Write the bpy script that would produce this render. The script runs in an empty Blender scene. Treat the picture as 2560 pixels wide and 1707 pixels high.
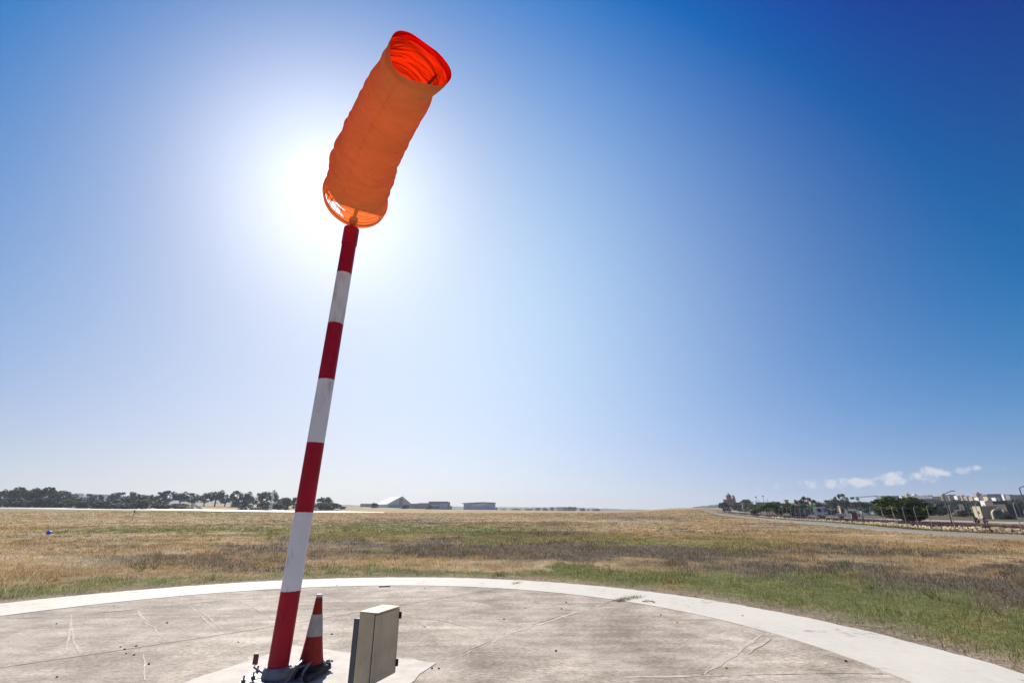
import bpy, bmesh, math, random
import numpy as np
from mathutils import Vector, Matrix

# ------------------------------------------------------------------ camera, sky, sun, exposure
SC = bpy.context.scene
COL = SC.collection
F, HZ, H = 1160.0, 1278.0, 1.55          # focal length and horizon row for a 2560 px wide frame, eye height
TH = math.atan((HZ - 853.5) / F)
CT, ST = math.cos(TH), math.sin(TH)
K = F / CT ** 2
cam = bpy.data.cameras.new("camera"); camo = bpy.data.objects.new("camera", cam); COL.objects.link(camo)
cam.sensor_width = 36; cam.lens = 36 * F / 2560; cam.clip_start = 0.05; cam.clip_end = 20000
camo.location = (0, 0, H); camo.rotation_euler = (math.pi / 2 + TH, 0, 0)
SC.camera = camo

def ray(px, py):
    u = (px - 1280) / F; v = (853.5 - py) / F
    return np.array([u, CT - v * ST, ST + v * CT])
def at(px, py, Y):
    d = ray(px, py); return np.array([0, 0, H]) + d * (Y / d[1])
SUN = ray(818, 462); SUN /= np.linalg.norm(SUN)
SEL = math.asin(SUN[2]); SAZ = math.atan2(SUN[0], SUN[1])

sun = bpy.data.lights.new("sun", 'SUN'); suno = bpy.data.objects.new("sun", sun); COL.objects.link(suno)
sun.energy = 4.8; sun.angle = math.radians(0.5); sun.color = (1.0, 0.94, 0.85)
suno.rotation_euler = Vector(SUN).to_track_quat('Z', 'Y').to_euler()

W = bpy.data.worlds.new("World"); SC.world = W; W.use_nodes = True
nt = W.node_tree; nt.nodes.clear()
def nd(t, tree=None, **kw):
    n = (tree or nt).nodes.new(t)
    for k, v in kw.items(): setattr(n, k, v)
    return n
def lk(a, b, tree=None): (tree or nt).links.new(a, b)
def mth(op, a, b=None, tree=None, clamp=False):
    n = nd('ShaderNodeMath', tree, operation=op); n.use_clamp = clamp
    for i, q in enumerate((a, b)):
        if q is None: continue
        if isinstance(q, (int, float)): n.inputs[i].default_value = q
        else: lk(q, n.inputs[i], tree)
    return n.outputs[0]
sky = nd('ShaderNodeTexSky', sky_type='NISHITA')
sky.sun_disc = False; sky.sun_elevation = SEL; sky.sun_rotation = SAZ
sky.altitude = 0; sky.air_density = 1.0; sky.dust_density = 0.3; sky.ozone_density = 2.5
tc = nd('ShaderNodeTexCoord'); nrm = nd('ShaderNodeVectorMath', operation='NORMALIZE')
lk(tc.outputs['Generated'], nrm.inputs[0])
def lobe(axis):
    n = nd('ShaderNodeVectorMath', operation='DOT_PRODUCT'); lk(nrm.outputs[0], n.inputs[0]); n.inputs[1].default_value = axis
    return mth('MAXIMUM', n.outputs['Value'], 0.0)
dot = lobe(SUN)
VIGNETTE_AXIS = ray(1330, 760); VIGNETTE_AXIS /= np.linalg.norm(VIGNETTE_AXIS)      # axis of an added sky glow standing in for lens vignetting
vignette_lobe = lobe(VIGNETTE_AXIS)
sep = nd('ShaderNodeSeparateXYZ'); lk(nrm.outputs[0], sep.inputs[0])
az = mth('ARCTAN2', sep.outputs[0], sep.outputs[1]); el = mth('ARCSINE', sep.outputs[2])
elp = mth('MAXIMUM', el, 0.0)
low = mth('POWER', math.e, mth('MULTIPLY', elp, -1 / .12)); low2 = mth('POWER', math.e, mth('MULTIPLY', elp, -1 / .35))
EXPO = .35; G = 1 / (.1 * 2 ** EXPO)
P_ = lambda a, n: mth('POWER', a, float(n))
tint = nd('ShaderNodeVectorMath', operation='MULTIPLY'); lk(sky.outputs[0], tint.inputs[0]); tint.inputs[1].default_value = (.004 * G, .012 * G, .035 * G)
acc = tint.outputs[0]
for val, c in [(P_(dot, 900), (.5, .45, .4)), (P_(dot, 2), (-.471, -.337, .125)), (P_(dot, 5), (.281, .475, .407)), (P_(dot, 14), (.293, .03, -.25)), (P_(dot, 52), (.44, .46, .44)), (P_(dot, 7), (.04, .045, .035)),
               (low, (.52, .204, -.058)), (mth('MULTIPLY', low, P_(dot, 3)), (-.193, -.231, -.264)), (low2, (-.165, .209, .451)), (mth('MULTIPLY', low2, P_(dot, 3)), (1.42, .80, -.28)),
               (P_(vignette_lobe, 3), (.23, .165, .251)), (P_(vignette_lobe, 8), (.199, .265, .103))]:
    ma = nd('ShaderNodeVectorMath', operation='SCALE'); ma.inputs[0].default_value = tuple(q * G for q in c); lk(val, ma.inputs['Scale'])
    ad = nd('ShaderNodeVectorMath', operation='ADD'); lk(acc, ad.inputs[0]); lk(ma.outputs[0], ad.inputs[1]); acc = ad.outputs[0]
gn = nd('ShaderNodeVectorMath', operation='MULTIPLY_ADD'); lk(acc, gn.inputs[0]); gn.inputs[1].default_value = (1.02, 1.0, 1.02); gn.inputs[2].default_value = (-.030 * G, -.020 * G, -.008 * G); acc = gn.outputs[0]
mxn = nd('ShaderNodeVectorMath', operation='MAXIMUM'); lk(acc, mxn.inputs[0]); mxn.inputs[1].default_value = (.002 * G, .018 * G, .09 * G); acc = mxn.outputs[0]
# small fair-weather clouds low over the town
cn = nd('ShaderNodeTexNoise'); cn.inputs['Scale'].default_value = 62; cn.inputs['Detail'].default_value = 7
lk(nrm.outputs[0], cn.inputs['Vector'])
tot = None
for (px, py, rx, ry, st) in [(1872, 1226, 30, 11, .5), (1955, 1218, 60, 12, .6), (2010, 1211, 40, 12, .7), (2088, 1207, 42, 14, .95),
                             (2155, 1206, 40, 13, .95), (2222, 1197, 48, 14, 1), (2290, 1190, 48, 16, 1), (2325, 1182, 34, 13, 1.05), (2362, 1184, 28, 9, .8),
                             (2412, 1177, 34, 10, .95), (2432, 1171, 26, 8, 1), (2475, 1172, 36, 6, .5), (1830, 1222, 40, 5, .3)]:
    d = ray(px, py); a0 = math.atan2(d[0], d[1]); e0 = math.asin(d[2] / np.linalg.norm(d))
    cz = math.hypot(d[0], 1)
    wa = rx / F / (1 + d[0] ** 2) * 1.15; we = ry / F * .85
    ma = mth('DIVIDE', mth('SUBTRACT', az, a0), wa); me = mth('DIVIDE', mth('SUBTRACT', el, e0), we)
    r2 = mth('ADD', mth('MULTIPLY', ma, ma), mth('MULTIPLY', me, me))
    m = mth('MULTIPLY', mth('SUBTRACT', 1.0, mth('MULTIPLY', r2, .6)), st)
    m = mth('MAXIMUM', m, 0.0)
    tot = m if tot is None else mth('MAXIMUM', tot, m)
cm = mth('MULTIPLY', mth('SUBTRACT', mth('ADD', mth('MULTIPLY', cn.outputs['Fac'], 3.2), mth('MULTIPLY', tot, 1.0)), 2.06), 1.5, clamp=True)
cm = mth('MULTIPLY', mth('MULTIPLY', cm, mth('MINIMUM', mth('MULTIPLY', tot, 1.8), 1.0)), .95)
cl = nd('ShaderNodeMixRGB'); lk(cm, cl.inputs[0]); lk(acc, cl.inputs[1]); cl.inputs[2].default_value = (.72 * G, .75 * G, .82 * G, 1)
bg = nd('ShaderNodeBackground'); bg.inputs['Strength'].default_value = 0.1
lk(cl.outputs[0], bg.inputs['Color'])
wo = nd('ShaderNodeOutputWorld'); lk(bg.outputs[0], wo.inputs['Surface'])
SC.view_settings.view_transform = 'Standard'; SC.view_settings.look = 'None'
SC.view_settings.exposure = EXPO; SC.view_settings.gamma = 1
SC.cycles.max_bounces = 8; SC.cycles.transparent_max_bounces = 8; SC.cycles.volume_bounces = 0

# ------------------------------------------------------------------ terrain
SB = np.array([-600, 0, 400, 850, 1150, 1500, 1744, 1850, 2000, 2200, 2560, 3200], float)
YB = np.array([40, 70, 110, 160, 250, 330, 450, 700, 1200, 3000], float)
fl = HZ + K * H / YB
def R(*a): return [fl[i] if q is None else q for i, q in enumerate(a)]
N = None
TAB = np.array([
    R(N, N, 1295, 1286, 1271, 1265, 1258, 1257, 1259, 1262),
    R(N, N, 1295, 1286, 1272, 1265, 1258, 1257, 1259, 1262),
    R(N, N, 1295.5, 1287, 1276, 1271, 1260, 1258, 1259, 1262),
    R(N, N, 1296, 1289, 1282, 1277.5, 1268, 1266, 1268, 1270),
    R(N, N, N, 1290, 1284, 1280, 1275, 1273.5, 1274, 1275),
    R(N, N, N, 1290, 1283, 1279.5, 1277.5, 1277, 1277, 1277.5),
    R(N, N, 1295.5, 1287, 1276, 1268.5, 1272, 1275, 1276.5, 1277),
    R(N, N, 1296, 1288.5, 1279, 1272, 1264, 1268, 1273, 1276),
    R(N, N, 1296, 1289.5, 1279.5, 1272, 1265, 1262, 1264, 1268),
    R(N, N, 1297, 1289, 1278, 1271, 1264, 1258, 1258, 1262),
    R(N, N, 1297.5, 1291, 1282, 1275, 1267, 1257, 1255, 1260),
    R(N, N, 1297.5, 1291, 1282, 1275, 1267, 1257, 1255, 1260)])
LY = np.log(YB)
def terr(X, Y):
    X = np.asarray(X, float); Y = np.asarray(Y, float)
    Yc = np.clip(Y, 40, 3000)
    s = np.clip(1280 + F / CT * X / Yc, -600, 3199.9)
    i = np.clip(np.searchsorted(SB, s, side='right') - 1, 0, len(SB) - 2)
    a = (s - SB[i]) / (SB[i + 1] - SB[i]); a = a * a * (3 - 2 * a)
    l = np.log(Yc)
    j = np.clip(np.searchsorted(LY, l, side='right') - 1, 0, len(LY) - 2)
    b = (l - LY[j]) / (LY[j + 1] - LY[j])
    r = (TAB[i, j] * (1 - b) + TAB[i, j + 1] * b) * (1 - a) + (TAB[i + 1, j] * (1 - b) + TAB[i + 1, j + 1] * b) * a
    return np.where(Y < 40, 0.0, H - Yc * (r - HZ) / K)
YS = np.exp(np.linspace(math.log(2.5), math.log(3000), 6000))
def ground(px, py):
    d = ray(px, py); t = YS / d[1]
    x = d[0] * t; z = H + d[2] * t
    below = z <= terr(x, YS) + 1e-6
    k = int(np.argmax(below)) if below.any() else 5000
    Y = YS[k]; X = d[0] / d[1] * Y
    return np.array([X, Y, float(terr(X, Y))])
def zat(X, Y): return float(terr(X, Y))
def proj(X, Y, Z):
    dz = Z - H
    zc = Y * CT + dz * ST; yc = -Y * ST + dz * CT
    zc = np.maximum(zc, .1)
    return 1280 + F * X / zc, 853.5 - F * yc / zc

def hsh(i, j, s):
    n = (i * 374761393 + j * 668265263 + s * 974634777) & 0xFFFFFFFF
    n = ((n ^ (n >> 13)) * 1274126177) & 0xFFFFFFFF
    return ((n ^ (n >> 16)) & 0xFFFF) / 65535.0
def vn(x, y, s=0):
    xi = np.floor(x).astype(np.int64); yi = np.floor(y).astype(np.int64)
    a = x - xi; b = y - yi; a = a * a * (3 - 2 * a); b = b * b * (3 - 2 * b)
    return (hsh(xi, yi, s) * (1 - a) + hsh(xi + 1, yi, s) * a) * (1 - b) + (hsh(xi, yi + 1, s) * (1 - a) + hsh(xi + 1, yi + 1, s) * a) * b
def fbm(x, y, s=0, o=4):
    t = 0; w = .5; q = 0
    for k in range(o):
        t = t + w * vn(x * 2 ** k, y * 2 ** k, s + k * 17); q += w; w *= .55
    return t / q

# ------------------------------------------------------------------ materials
MATS = {}
def base_mat(name):
    m = bpy.data.materials.new(name); m.use_nodes = True
    t = m.node_tree
    return m, t, t.nodes['Principled BSDF'], t.nodes['Material Output']
def mat(name, col, rough=.7, var=.12, scale=6.0, bump=0.0, bscale=None, metal=0.0, spec=.4, trans=0.0, tcol=None, coords='Object', detail=5, stretch=None):
    if name in MATS: return MATS[name]
    m, t, p, out = base_mat(name)
    p.inputs['Roughness'].default_value = rough; p.inputs['Metallic'].default_value = metal
    p.inputs['Specular IOR Level'].default_value = spec
    c = nd('ShaderNodeTexCoord', t); nz = nd('ShaderNodeTexNoise', t); nz.inputs['Scale'].default_value = scale; nz.inputs['Detail'].default_value = detail
    if stretch:
        mp = nd('ShaderNodeMapping', t); mp.inputs['Scale'].default_value = stretch
        lk(c.outputs[coords], mp.inputs[0], t); src = mp.outputs[0]
    else: src = c.outputs[coords]
    lk(src, nz.inputs['Vector'], t)
    rp = nd('ShaderNodeValToRGB', t)
    rp.color_ramp.elements[0].position = .3; rp.color_ramp.elements[1].position = .7
    rp.color_ramp.elements[0].color = tuple(max(0, q * (1 - var)) for q in col) + (1,)
    rp.color_ramp.elements[1].color = tuple(min(1, q * (1 + var)) for q in col) + (1,)
    lk(nz.outputs['Fac'], rp.inputs[0], t); lk(rp.outputs[0], p.inputs['Base Color'], t)
    if bump:
        n2 = nd('ShaderNodeTexNoise', t); n2.inputs['Scale'].default_value = bscale or scale * 4; n2.inputs['Detail'].default_value = 6
        lk(src, n2.inputs['Vector'], t)
        b = nd('ShaderNodeBump', t); b.inputs['Strength'].default_value = bump; b.inputs['Distance'].default_value = .02
        lk(n2.outputs['Fac'], b.inputs['Height'], t); lk(b.outputs[0], p.inputs['Normal'], t)
    if trans:
        tr = nd('ShaderNodeBsdfTranslucent', t); mx = nd('ShaderNodeMixShader', t); mx.inputs[0].default_value = trans
        if tcol: tr.inputs['Color'].default_value = tuple(tcol) + (1,)
        else: lk(rp.outputs[0], tr.inputs['Color'], t)
        lk(p.outputs[0], mx.inputs[1], t); lk(tr.outputs[0], mx.inputs[2], t); lk(mx.outputs[0], out.inputs[0], t)
    MATS[name] = m
    return m
def attr_mat(name, trans=0.0, rough=.9, nscale=None, bump=0.0, spec=.2):
    m, t, p, out = base_mat(name)
    p.inputs['Roughness'].default_value = rough; p.inputs['Specular IOR Level'].default_value = spec
    a = nd('ShaderNodeVertexColor', t); a.layer_name = 'tint'; src = a.outputs[0]
    if nscale:
        c = nd('ShaderNodeTexCoord', t)
        for (s, lo, hi) in nscale:
            nz = nd('ShaderNodeTexNoise', t); nz.inputs['Scale'].default_value = s; nz.inputs['Detail'].default_value = 6
            nz.inputs['Roughness'].default_value = .65
            lk(c.outputs['Object'], nz.inputs['Vector'], t)
            mr = nd('ShaderNodeMapRange', t); mr.inputs[1].default_value = .3; mr.inputs[2].default_value = .7; mr.inputs[3].default_value = lo; mr.inputs[4].default_value = hi
            lk(nz.outputs['Fac'], mr.inputs[0], t)
            sc = nd('ShaderNodeVectorMath', t, operation='SCALE'); lk(src, sc.inputs[0], t); lk(mr.outputs[0], sc.inputs['Scale'], t); src = sc.outputs[0]
        if bump:
            b = nd('ShaderNodeBump', t); b.inputs['Strength'].default_value = bump; b.inputs['Distance'].default_value = .08
            lk(nz.outputs['Fac'], b.inputs['Height'], t); lk(b.outputs[0], p.inputs['Normal'], t)
    lk(src, p.inputs['Base Color'], t)
    if trans:
        tr = nd('ShaderNodeBsdfTranslucent', t); mx = nd('ShaderNodeMixShader', t); mx.inputs[0].default_value = trans
        lk(src, tr.inputs['Color'], t)
        lk(p.outputs[0], mx.inputs[1], t); lk(tr.outputs[0], mx.inputs[2], t); lk(mx.outputs[0], out.inputs[0], t)
    return m

def grime(m, scale=6.0, stretch=(1, 1, .25), lo=.55, p0=.30, p1=.46):
    t = m.node_tree; p = t.nodes['Principled BSDF']; src = p.inputs['Base Color'].links[0].from_socket
    c = nd('ShaderNodeTexCoord', t); mp = nd('ShaderNodeMapping', t); mp.inputs['Scale'].default_value = stretch; lk(c.outputs['Object'], mp.inputs[0], t)
    z = nd('ShaderNodeTexNoise', t); z.inputs['Scale'].default_value = scale; z.inputs['Detail'].default_value = 9; z.inputs['Roughness'].default_value = .7; lk(mp.outputs[0], z.inputs['Vector'], t)
    r = nd('ShaderNodeValToRGB', t); e = r.color_ramp.elements; e[0].position = p0; e[1].position = p1; e[0].color = (lo, lo * .95, lo * .9, 1); e[1].color = (1, 1, 1, 1); lk(z.outputs['Fac'], r.inputs[0], t)
    x = nd('ShaderNodeMixRGB', t, blend_type='MULTIPLY'); x.inputs[0].default_value = 1; lk(src, x.inputs[1], t); lk(r.outputs[0], x.inputs[2], t); lk(x.outputs[0], p.inputs['Base Color'], t)
    return m

# ------------------------------------------------------------------ mesh builder, tags
class MB:
    def __init__(s): s.v = []; s.f = []; s.m = []
    def add(s, vs, fs, mi=0):
        o = len(s.v); s.v += [tuple(map(float, q)) for q in vs]; s.f += [[o + i for i in f] for f in fs]; s.m += [mi] * len(fs); return s
    def hexa(s, b, t, mi=0):        # bottom quad and top quad, both counter-clockwise seen from above
        return s.add(list(b) + list(t), [[3, 2, 1, 0], [4, 5, 6, 7]] + [[i, (i + 1) % 4, (i + 1) % 4 + 4, i + 4] for i in range(4)], mi)
    def box(s, x0, x1, y0, y1, z0, z1, mi=0, rz=0.0, piv=(0, 0), ins=0.0):
        q = [(x0, y0), (x1, y0), (x1, y1), (x0, y1)]; mx, my = (x0 + x1) / 2, (y0 + y1) / 2
        p = [(mx + (a - mx) * (1 - ins), my + (b - my) * (1 - ins)) for a, b in q]
        c, n = math.cos(rz), math.sin(rz)
        r = lambda a, b: (piv[0] + (a - piv[0]) * c - (b - piv[1]) * n, piv[1] + (a - piv[0]) * n + (b - piv[1]) * c)
        return s.hexa([r(*k) + (z0,) for k in q], [r(*k) + (z1,) for k in p], mi)
    def prism(s, poly, y0, y1, mi=0):     # poly in x,z extruded along y
        n = len(poly)
        vs = [(a, y0, b) for a, b in poly] + [(a, y1, b) for a, b in poly]
        return s.add(vs, [list(range(n)), list(range(2 * n - 1, n - 1, -1))] + [[(i + 1) % n, i, i + n, (i + 1) % n + n] for i in range(n)], mi)
    def path(s, pts, rad, n=8, mi=0, cap=True, closed=False):
        P = [np.array(p, float) for p in pts]; k = len(P)
        if isinstance(rad, (int, float)): rad = [rad] * k
        vs = []; prev = None
        for i in range(k):
            t = (P[(i + 1) % k] - P[i - 1]) if closed else P[min(i + 1, k - 1)] - P[max(i - 1, 0)]
            t = t / (np.linalg.norm(t) + 1e-12)
            if prev is None: prev = np.cross(t, (0, 0, 1) if abs(t[2]) < .9 else (1, 0, 0))
            a = prev - t * prev.dot(t); a /= np.linalg.norm(a) + 1e-12; prev = a
            b = np.cross(t, a)
            for j in range(n):
                g = 2 * math.pi * j / n; vs.append(P[i] + rad[i] * (math.cos(g) * a + math.sin(g) * b))
        fs = []
        for i in range(k if closed else k - 1):
            i2 = (i + 1) % k
            fs += [[i * n + j, i * n + (j + 1) % n, i2 * n + (j + 1) % n, i2 * n + j] for j in range(n)]
        if cap and not closed: fs += [list(range(n - 1, -1, -1)), list(range((k - 1) * n, k * n))]
        return s.add(vs, fs, mi)
    def lathe(s, prof, n=24, c=(0, 0, 0), mi=0):
        vs = []; fs = []
        for r, z in prof: vs += [(c[0] + r * math.cos(2 * math.pi * j / n), c[1] + r * math.sin(2 * math.pi * j / n), c[2] + z) for j in range(n)]
        for i in range(len(prof) - 1): fs += [[i * n + j, i * n + (j + 1) % n, (i + 1) * n + (j + 1) % n, (i + 1) * n + j] for j in range(n)]
        fs += [list(range(n - 1, -1, -1)), list(range((len(prof) - 1) * n, len(prof) * n))]
        return s.add(vs, fs, mi)
    def build(s, name, mats, parent=None, smooth=False, bevel=0.0):
        me = bpy.data.meshes.new(name); me.from_pydata(s.v, [], s.f)
        for m in (mats if isinstance(mats, (list, tuple)) else [mats]): me.materials.append(m)
        me.polygons.foreach_set('material_index', s.m)
        me.polygons.foreach_set('use_smooth', [smooth] * len(s.f)); me.update()
        o = bpy.data.objects.new(name, me); COL.objects.link(o)
        if parent: o.parent = parent
        if bevel:
            b = o.modifiers.new('bevel', 'BEVEL'); b.width = bevel; b.segments = 2; b.limit_method = 'ANGLE'
        if smooth:
            try: me.set_sharp_from_angle(angle=math.radians(40))
            except Exception: pass
        return o
def tag(o, label=None, cat=None, group=None, kind=None):
    for k, v in (('label', label), ('category', cat), ('group', group), ('kind', kind)):
        if v: o[k] = v
    return o
def empty(name, loc, rz=0.0, label=None, cat=None, group=None):
    o = bpy.data.objects.new(name, None); COL.objects.link(o); o.location = [float(q) for q in loc]; o.rotation_euler = (0, 0, rz); o.empty_display_size = .2
    return tag(o, label, cat, group)
def dup(root, loc, rz=0.0, scale=(1, 1, 1), label=None, cat=None, group=None):
    r = root.copy(); COL.objects.link(r); r.location = [float(q) for q in loc]; r.rotation_euler = (0, 0, rz); r.scale = scale
    tag(r, label, cat, group)
    for ch in list(root.children):
        c = ch.copy(); COL.objects.link(c); c.parent = r
        for g in list(ch.children):
            d = g.copy(); COL.objects.link(d); d.parent = c
    return r
def soup(name, V, Fn, C, m, kind='stuff', label=None):
    """one mesh out of numpy vertices, equal-sized faces and per-vertex colours"""
    me = bpy.data.meshes.new(name); nf, k = Fn.shape
    me.vertices.add(len(V)); me.vertices.foreach_set('co', V.astype(np.float32).ravel())
    me.loops.add(nf * k); me.loops.foreach_set('vertex_index', Fn.astype(np.int32).ravel())
    me.polygons.add(nf); me.polygons.foreach_set('loop_start', (np.arange(nf) * k).astype(np.int32))
    me.update(calc_edges=True)
    if C is not None:
        a = me.color_attributes.new('tint', 'FLOAT_COLOR', 'POINT')
        a.data.foreach_set('color', np.c_[C, np.ones(len(C))].astype(np.float32).ravel())
    me.materials.append(m); me.validate()
    o = bpy.data.objects.new(name, me); COL.objects.link(o); tag(o, label, kind=kind); return o

# ------------------------------------------------------------------ field colours (a plan of the turf, laid out on the ground)
STRAW = np.array([.43, .28, .11]); TAN = np.array([.44, .31, .165]); PALE = np.array([.52, .42, .27])
GREEN = np.array([.175, .195, .055]); OLIVE = np.array([.22, .20, .05]); DARK = np.array([.13, .108, .082]); DIRT = np.array([.36, .28, .20])
FARM = np.array([.10, .092, .05])
PATCH = [  # centre and half-size in photo pixels, kind, weight
    (120, 1486, 300, 24, 'G', 1.2), (500, 1452, 330, 13, 'G', 1.1), (900, 1433, 420, 9, 'G', 1.1), (1300, 1437, 370, 12, 'G', 1.2), (1650, 1452, 230, 26, 'G', 1.3),
    (1930, 1482, 240, 46, 'G', 1.3), (2220, 1545, 260, 62, 'G', 1.2), (2520, 1610, 240, 80, 'G', 1.1), (2750, 1640, 300, 110, 'G', 1),
    (420, 1326, 260, 9, 'G', .9), (640, 1325, 120, 8, 'G', .9), (930, 1317, 260, 6, 'G', 1.0), (1120, 1323, 220, 6, 'G', 1), (1250, 1341, 140, 6, 'O', 1),
    (900, 1336, 200, 10, 'O', 1), (1480, 1345, 160, 9, 'O', .9), (1700, 1352, 200, 9, 'O', 1), (1560, 1348, 80, 8, 'O', 1), (1850, 1362, 120, 9, 'O', .8), (200, 1275, 330, 4, 'G', .8), (500, 1281, 160, 4, 'G', .7), (1260, 1352, 120, 7, 'O', .9), (640, 1290, 120, 3, 'O', .6),
    (1300, 1332, 190, 9, 'D', 1), (1180, 1350, 160, 9, 'D', 1), (1420, 1362, 260, 15, 'D', 1.1), (1660, 1382, 270, 22, 'D', 1.2), (1500, 1385, 280, 18, 'D', 1.0), (2010, 1425, 230, 22, 'D', 1.2), (2330, 1468, 280, 26, 'D', 1.1),
    (2600, 1500, 240, 30, 'D', 1), (1080, 1372, 260, 16, 'D', 1.0), (760, 1352, 130, 10, 'D', .9), (680, 1372, 190, 10, 'D', .8), (420, 1398, 190, 10, 'D', .7), (600, 1408, 160, 9, 'D', .8), (880, 1362, 150, 12, 'D', .8),
    (2500, 1420, 170, 9, 'D', 1.0), (2060, 1370, 150, 8, 'D', .9), (2300, 1382, 170, 6, 'D', .6), (1000, 1302, 170, 5, 'D', .9), (1330, 1311, 150, 4, 'D', .8), (1640, 1296, 150, 3, 'D', .8), (1500, 1288, 170, 2, 'D', .5),
    (1900, 1312, 120, 3, 'D', .6), (2100, 1322, 120, 3, 'D', .5), (700, 1303, 120, 4, 'D', .7), (180, 1360, 160, 6, 'D', .5), (1800, 1330, 120, 4, 'D', .6), (2450, 1352, 140, 4, 'D', .5),
    (170, 1398, 200, 12, 'P', .8), (330, 1382, 120, 6, 'P', .8), (300, 1341, 200, 4, 'P', .7), (1300, 1421, 280, 5, 'P', .8), (1560, 1301, 110, 3, 'P', .8), (1500, 1312, 60, 1.6, 'P', 1.2), (1545, 1306, 50, 1.5, 'P', 1.2), (1590, 1300, 45, 1.3, 'P', 1.2), (1610, 1312, 40, 1.6, 'P', 1.2), (1640, 1306, 36, 1.4, 'P', 1.1), (1600, 1322, 160, 4, 'P', .8), (1950, 1318, 150, 4, 'P', .8), (2300, 1350, 140, 4, 'P', .8),
    (2180, 1402, 130, 6, 'P', .8), (2450, 1402, 100, 4, 'P', .8), (1000, 1310, 90, 2, 'P', .7), (1220, 1296, 200, 3, 'P', .6), (300, 1300, 250, 3, 'P', .6), (700, 1315, 200, 3, 'P', .5),
    (2350, 1293, 330, 9, 'F', 1.6), (2570, 1297, 300, 12, 'F', 1.6), (2150, 1289, 260, 8, 'F', 1.5), (2000, 1284, 160, 6, 'F', 1.4), (2300, 1286, 420, 11, 'F', 1.6), (1980, 1284, 180, 8, 'F', 1.3), (2560, 1286, 330, 14, 'F', 1.6), (2150, 1276, 360, 5, 'F', 1.2), (2350, 1270, 360, 8, 'F', 1.2), (2000, 1262, 300, 6, 'F', 1)]
PADC = np.array([-2.5, 4.9]); RO = 7.75; RI = 6.35    # set from the fit below
def _fit(pts):
    P = np.array([ground(*p)[:2] for p in pts]); A = np.c_[2 * P, np.ones(len(P))]; s = np.linalg.lstsq(A, (P ** 2).sum(1), rcond=None)[0]
    return s[:2], math.sqrt(s[2] + s[0] ** 2 + s[1] ** 2)
OUT_PTS = [(0, 1507), (320, 1478), (640, 1455), (1000, 1443.5), (1280, 1449), (1600, 1476), (1920, 1524.5), (2240, 1593), (2560, 1690)]
IN_PTS = [(0, 1537), (320, 1505), (640, 1475.5), (1000, 1463), (1280, 1472), (1600, 1510), (1920, 1576), (2270, 1707)]
PADC, RO = _fit(OUT_PTS); PADI, RI = _fit(IN_PTS)
def field(X, Y):
    """colour and kind weights of the turf at ground points"""
    Z = terr(X, Y)
    px, py = proj(X, np.maximum(Y, 4), Z)
    n1 = fbm(X * .11 + 31, Y * .11, 3); n2 = fbm(X * .45, Y * .45 + 9, 5); n3 = fbm(X * 1.9, Y * 1.9, 8, 3)
    qx = px + (n1 - .5) * 260 + (n2 - .5) * 130
    spread = np.clip((py - 1262) * .45, 2, 60)
    qy = py + ((n2 - .5) * 1.1 + (n3 - .5) * .6) * spread
    w = {k: np.zeros_like(X) for k in 'GODPF'}
    for cx, cy, rx, ry, k, g in PATCH:
        e = ((qx - cx) / rx) ** 2 + ((qy - cy) / ry) ** 2
        w[k] = np.maximum(w[k], g * np.exp(-e * e * .7))
    beyond = Y < 6
    for k in w: w[k] = np.where(beyond, 0, w[k])
    w['G'] = np.maximum(w['G'], np.where((Y < 9) & (py > 1707), .9 * np.exp(-((np.hypot(X - PADC[0], Y - PADC[1]) - RO - 1.2) / 1.4) ** 2), 0))
    w['G'] = w['G'] + np.clip((fbm(X * .2 + 70, Y * .2, 41) - .62) * 3, 0, .6) * (w['D'] < .3)
    w['D'] = w['D'] * 1.15 + np.clip((fbm(X * .16 - 20, Y * .24, 51) - .6) * 3.2, 0, .7) * (w['G'] < .3)
    w['P'] = w['P'] + np.clip((fbm(X * .25 + 5, Y * .35, 61) - .58) * 3.2, 0, .8)
    base = STRAW[None] * (1 - n1[:, None]) + TAN[None] * n1[:, None]
    c = base * (.75 + .5 * n2[:, None])
    for k, q in (('P', PALE), ('D', DARK), ('O', OLIVE), ('G', GREEN), ('F', FARM)):
        a = np.clip(w[k] * (.55 + .9 * n3) if k != 'F' else w[k], 0, 1)[:, None]
        c = c * (1 - a * .92) + q[None] * a * .92
    rd = np.hypot(X - PADC[0], Y - PADC[1]) - RO
    dd = np.clip(1.15 - rd / (.28 + .75 * n2 + .5 * n3), 0, 1)[:, None]
    c = c * (1 - dd) + DIRT[None] * (.8 + .4 * n3[:, None]) * dd
    return c, w, rd

def make_ground():
    az0 = np.radians(np.concatenate([np.arange(-180, -66, 6), np.arange(-66, 66, .18), np.arange(66, 180, 6)]))
    rr = np.concatenate([[.0], np.exp(np.linspace(math.log(1.5), math.log(3400), 330))])
    A, RR = np.meshgrid(az0, rr)
    X = (RR * np.sin(A)).ravel(); Y = (RR * np.cos(A)).ravel()
    Z = terr(X, Y) - .02
    rd = np.hypot(X - PADC[0], Y - PADC[1]) - RO
    Z += np.where((rd > .4) & (Y < 90), (fbm(X * .3, Y * .3, 77) - .5) * .12 * np.clip(rd / 4, 0, 1), 0)
    C, _, _ = field(X, Y)
    n = len(az0); k = len(rr)
    i, j = np.meshgrid(np.arange(k - 1), np.arange(n), indexing='ij')
    a = i * n + j; b = i * n + (j + 1) % n
    Fn = np.stack([a, b, b + n, a + n], -1).reshape(-1, 4)[:, ::-1]
    o = soup('field_ground', np.c_[X, Y, Z], Fn, C, attr_mat('turf_soil', 0, .95, [(.03, .82, 1.18), (.16, .78, 1.22), (.9, .8, 1.2), (4.0, .75, 1.25), (14.0, .62, 1.38)], .8), kind='structure')
    o.data.polygons.foreach_set('use_smooth', [True] * len(o.data.polygons))
make_ground()

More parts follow.
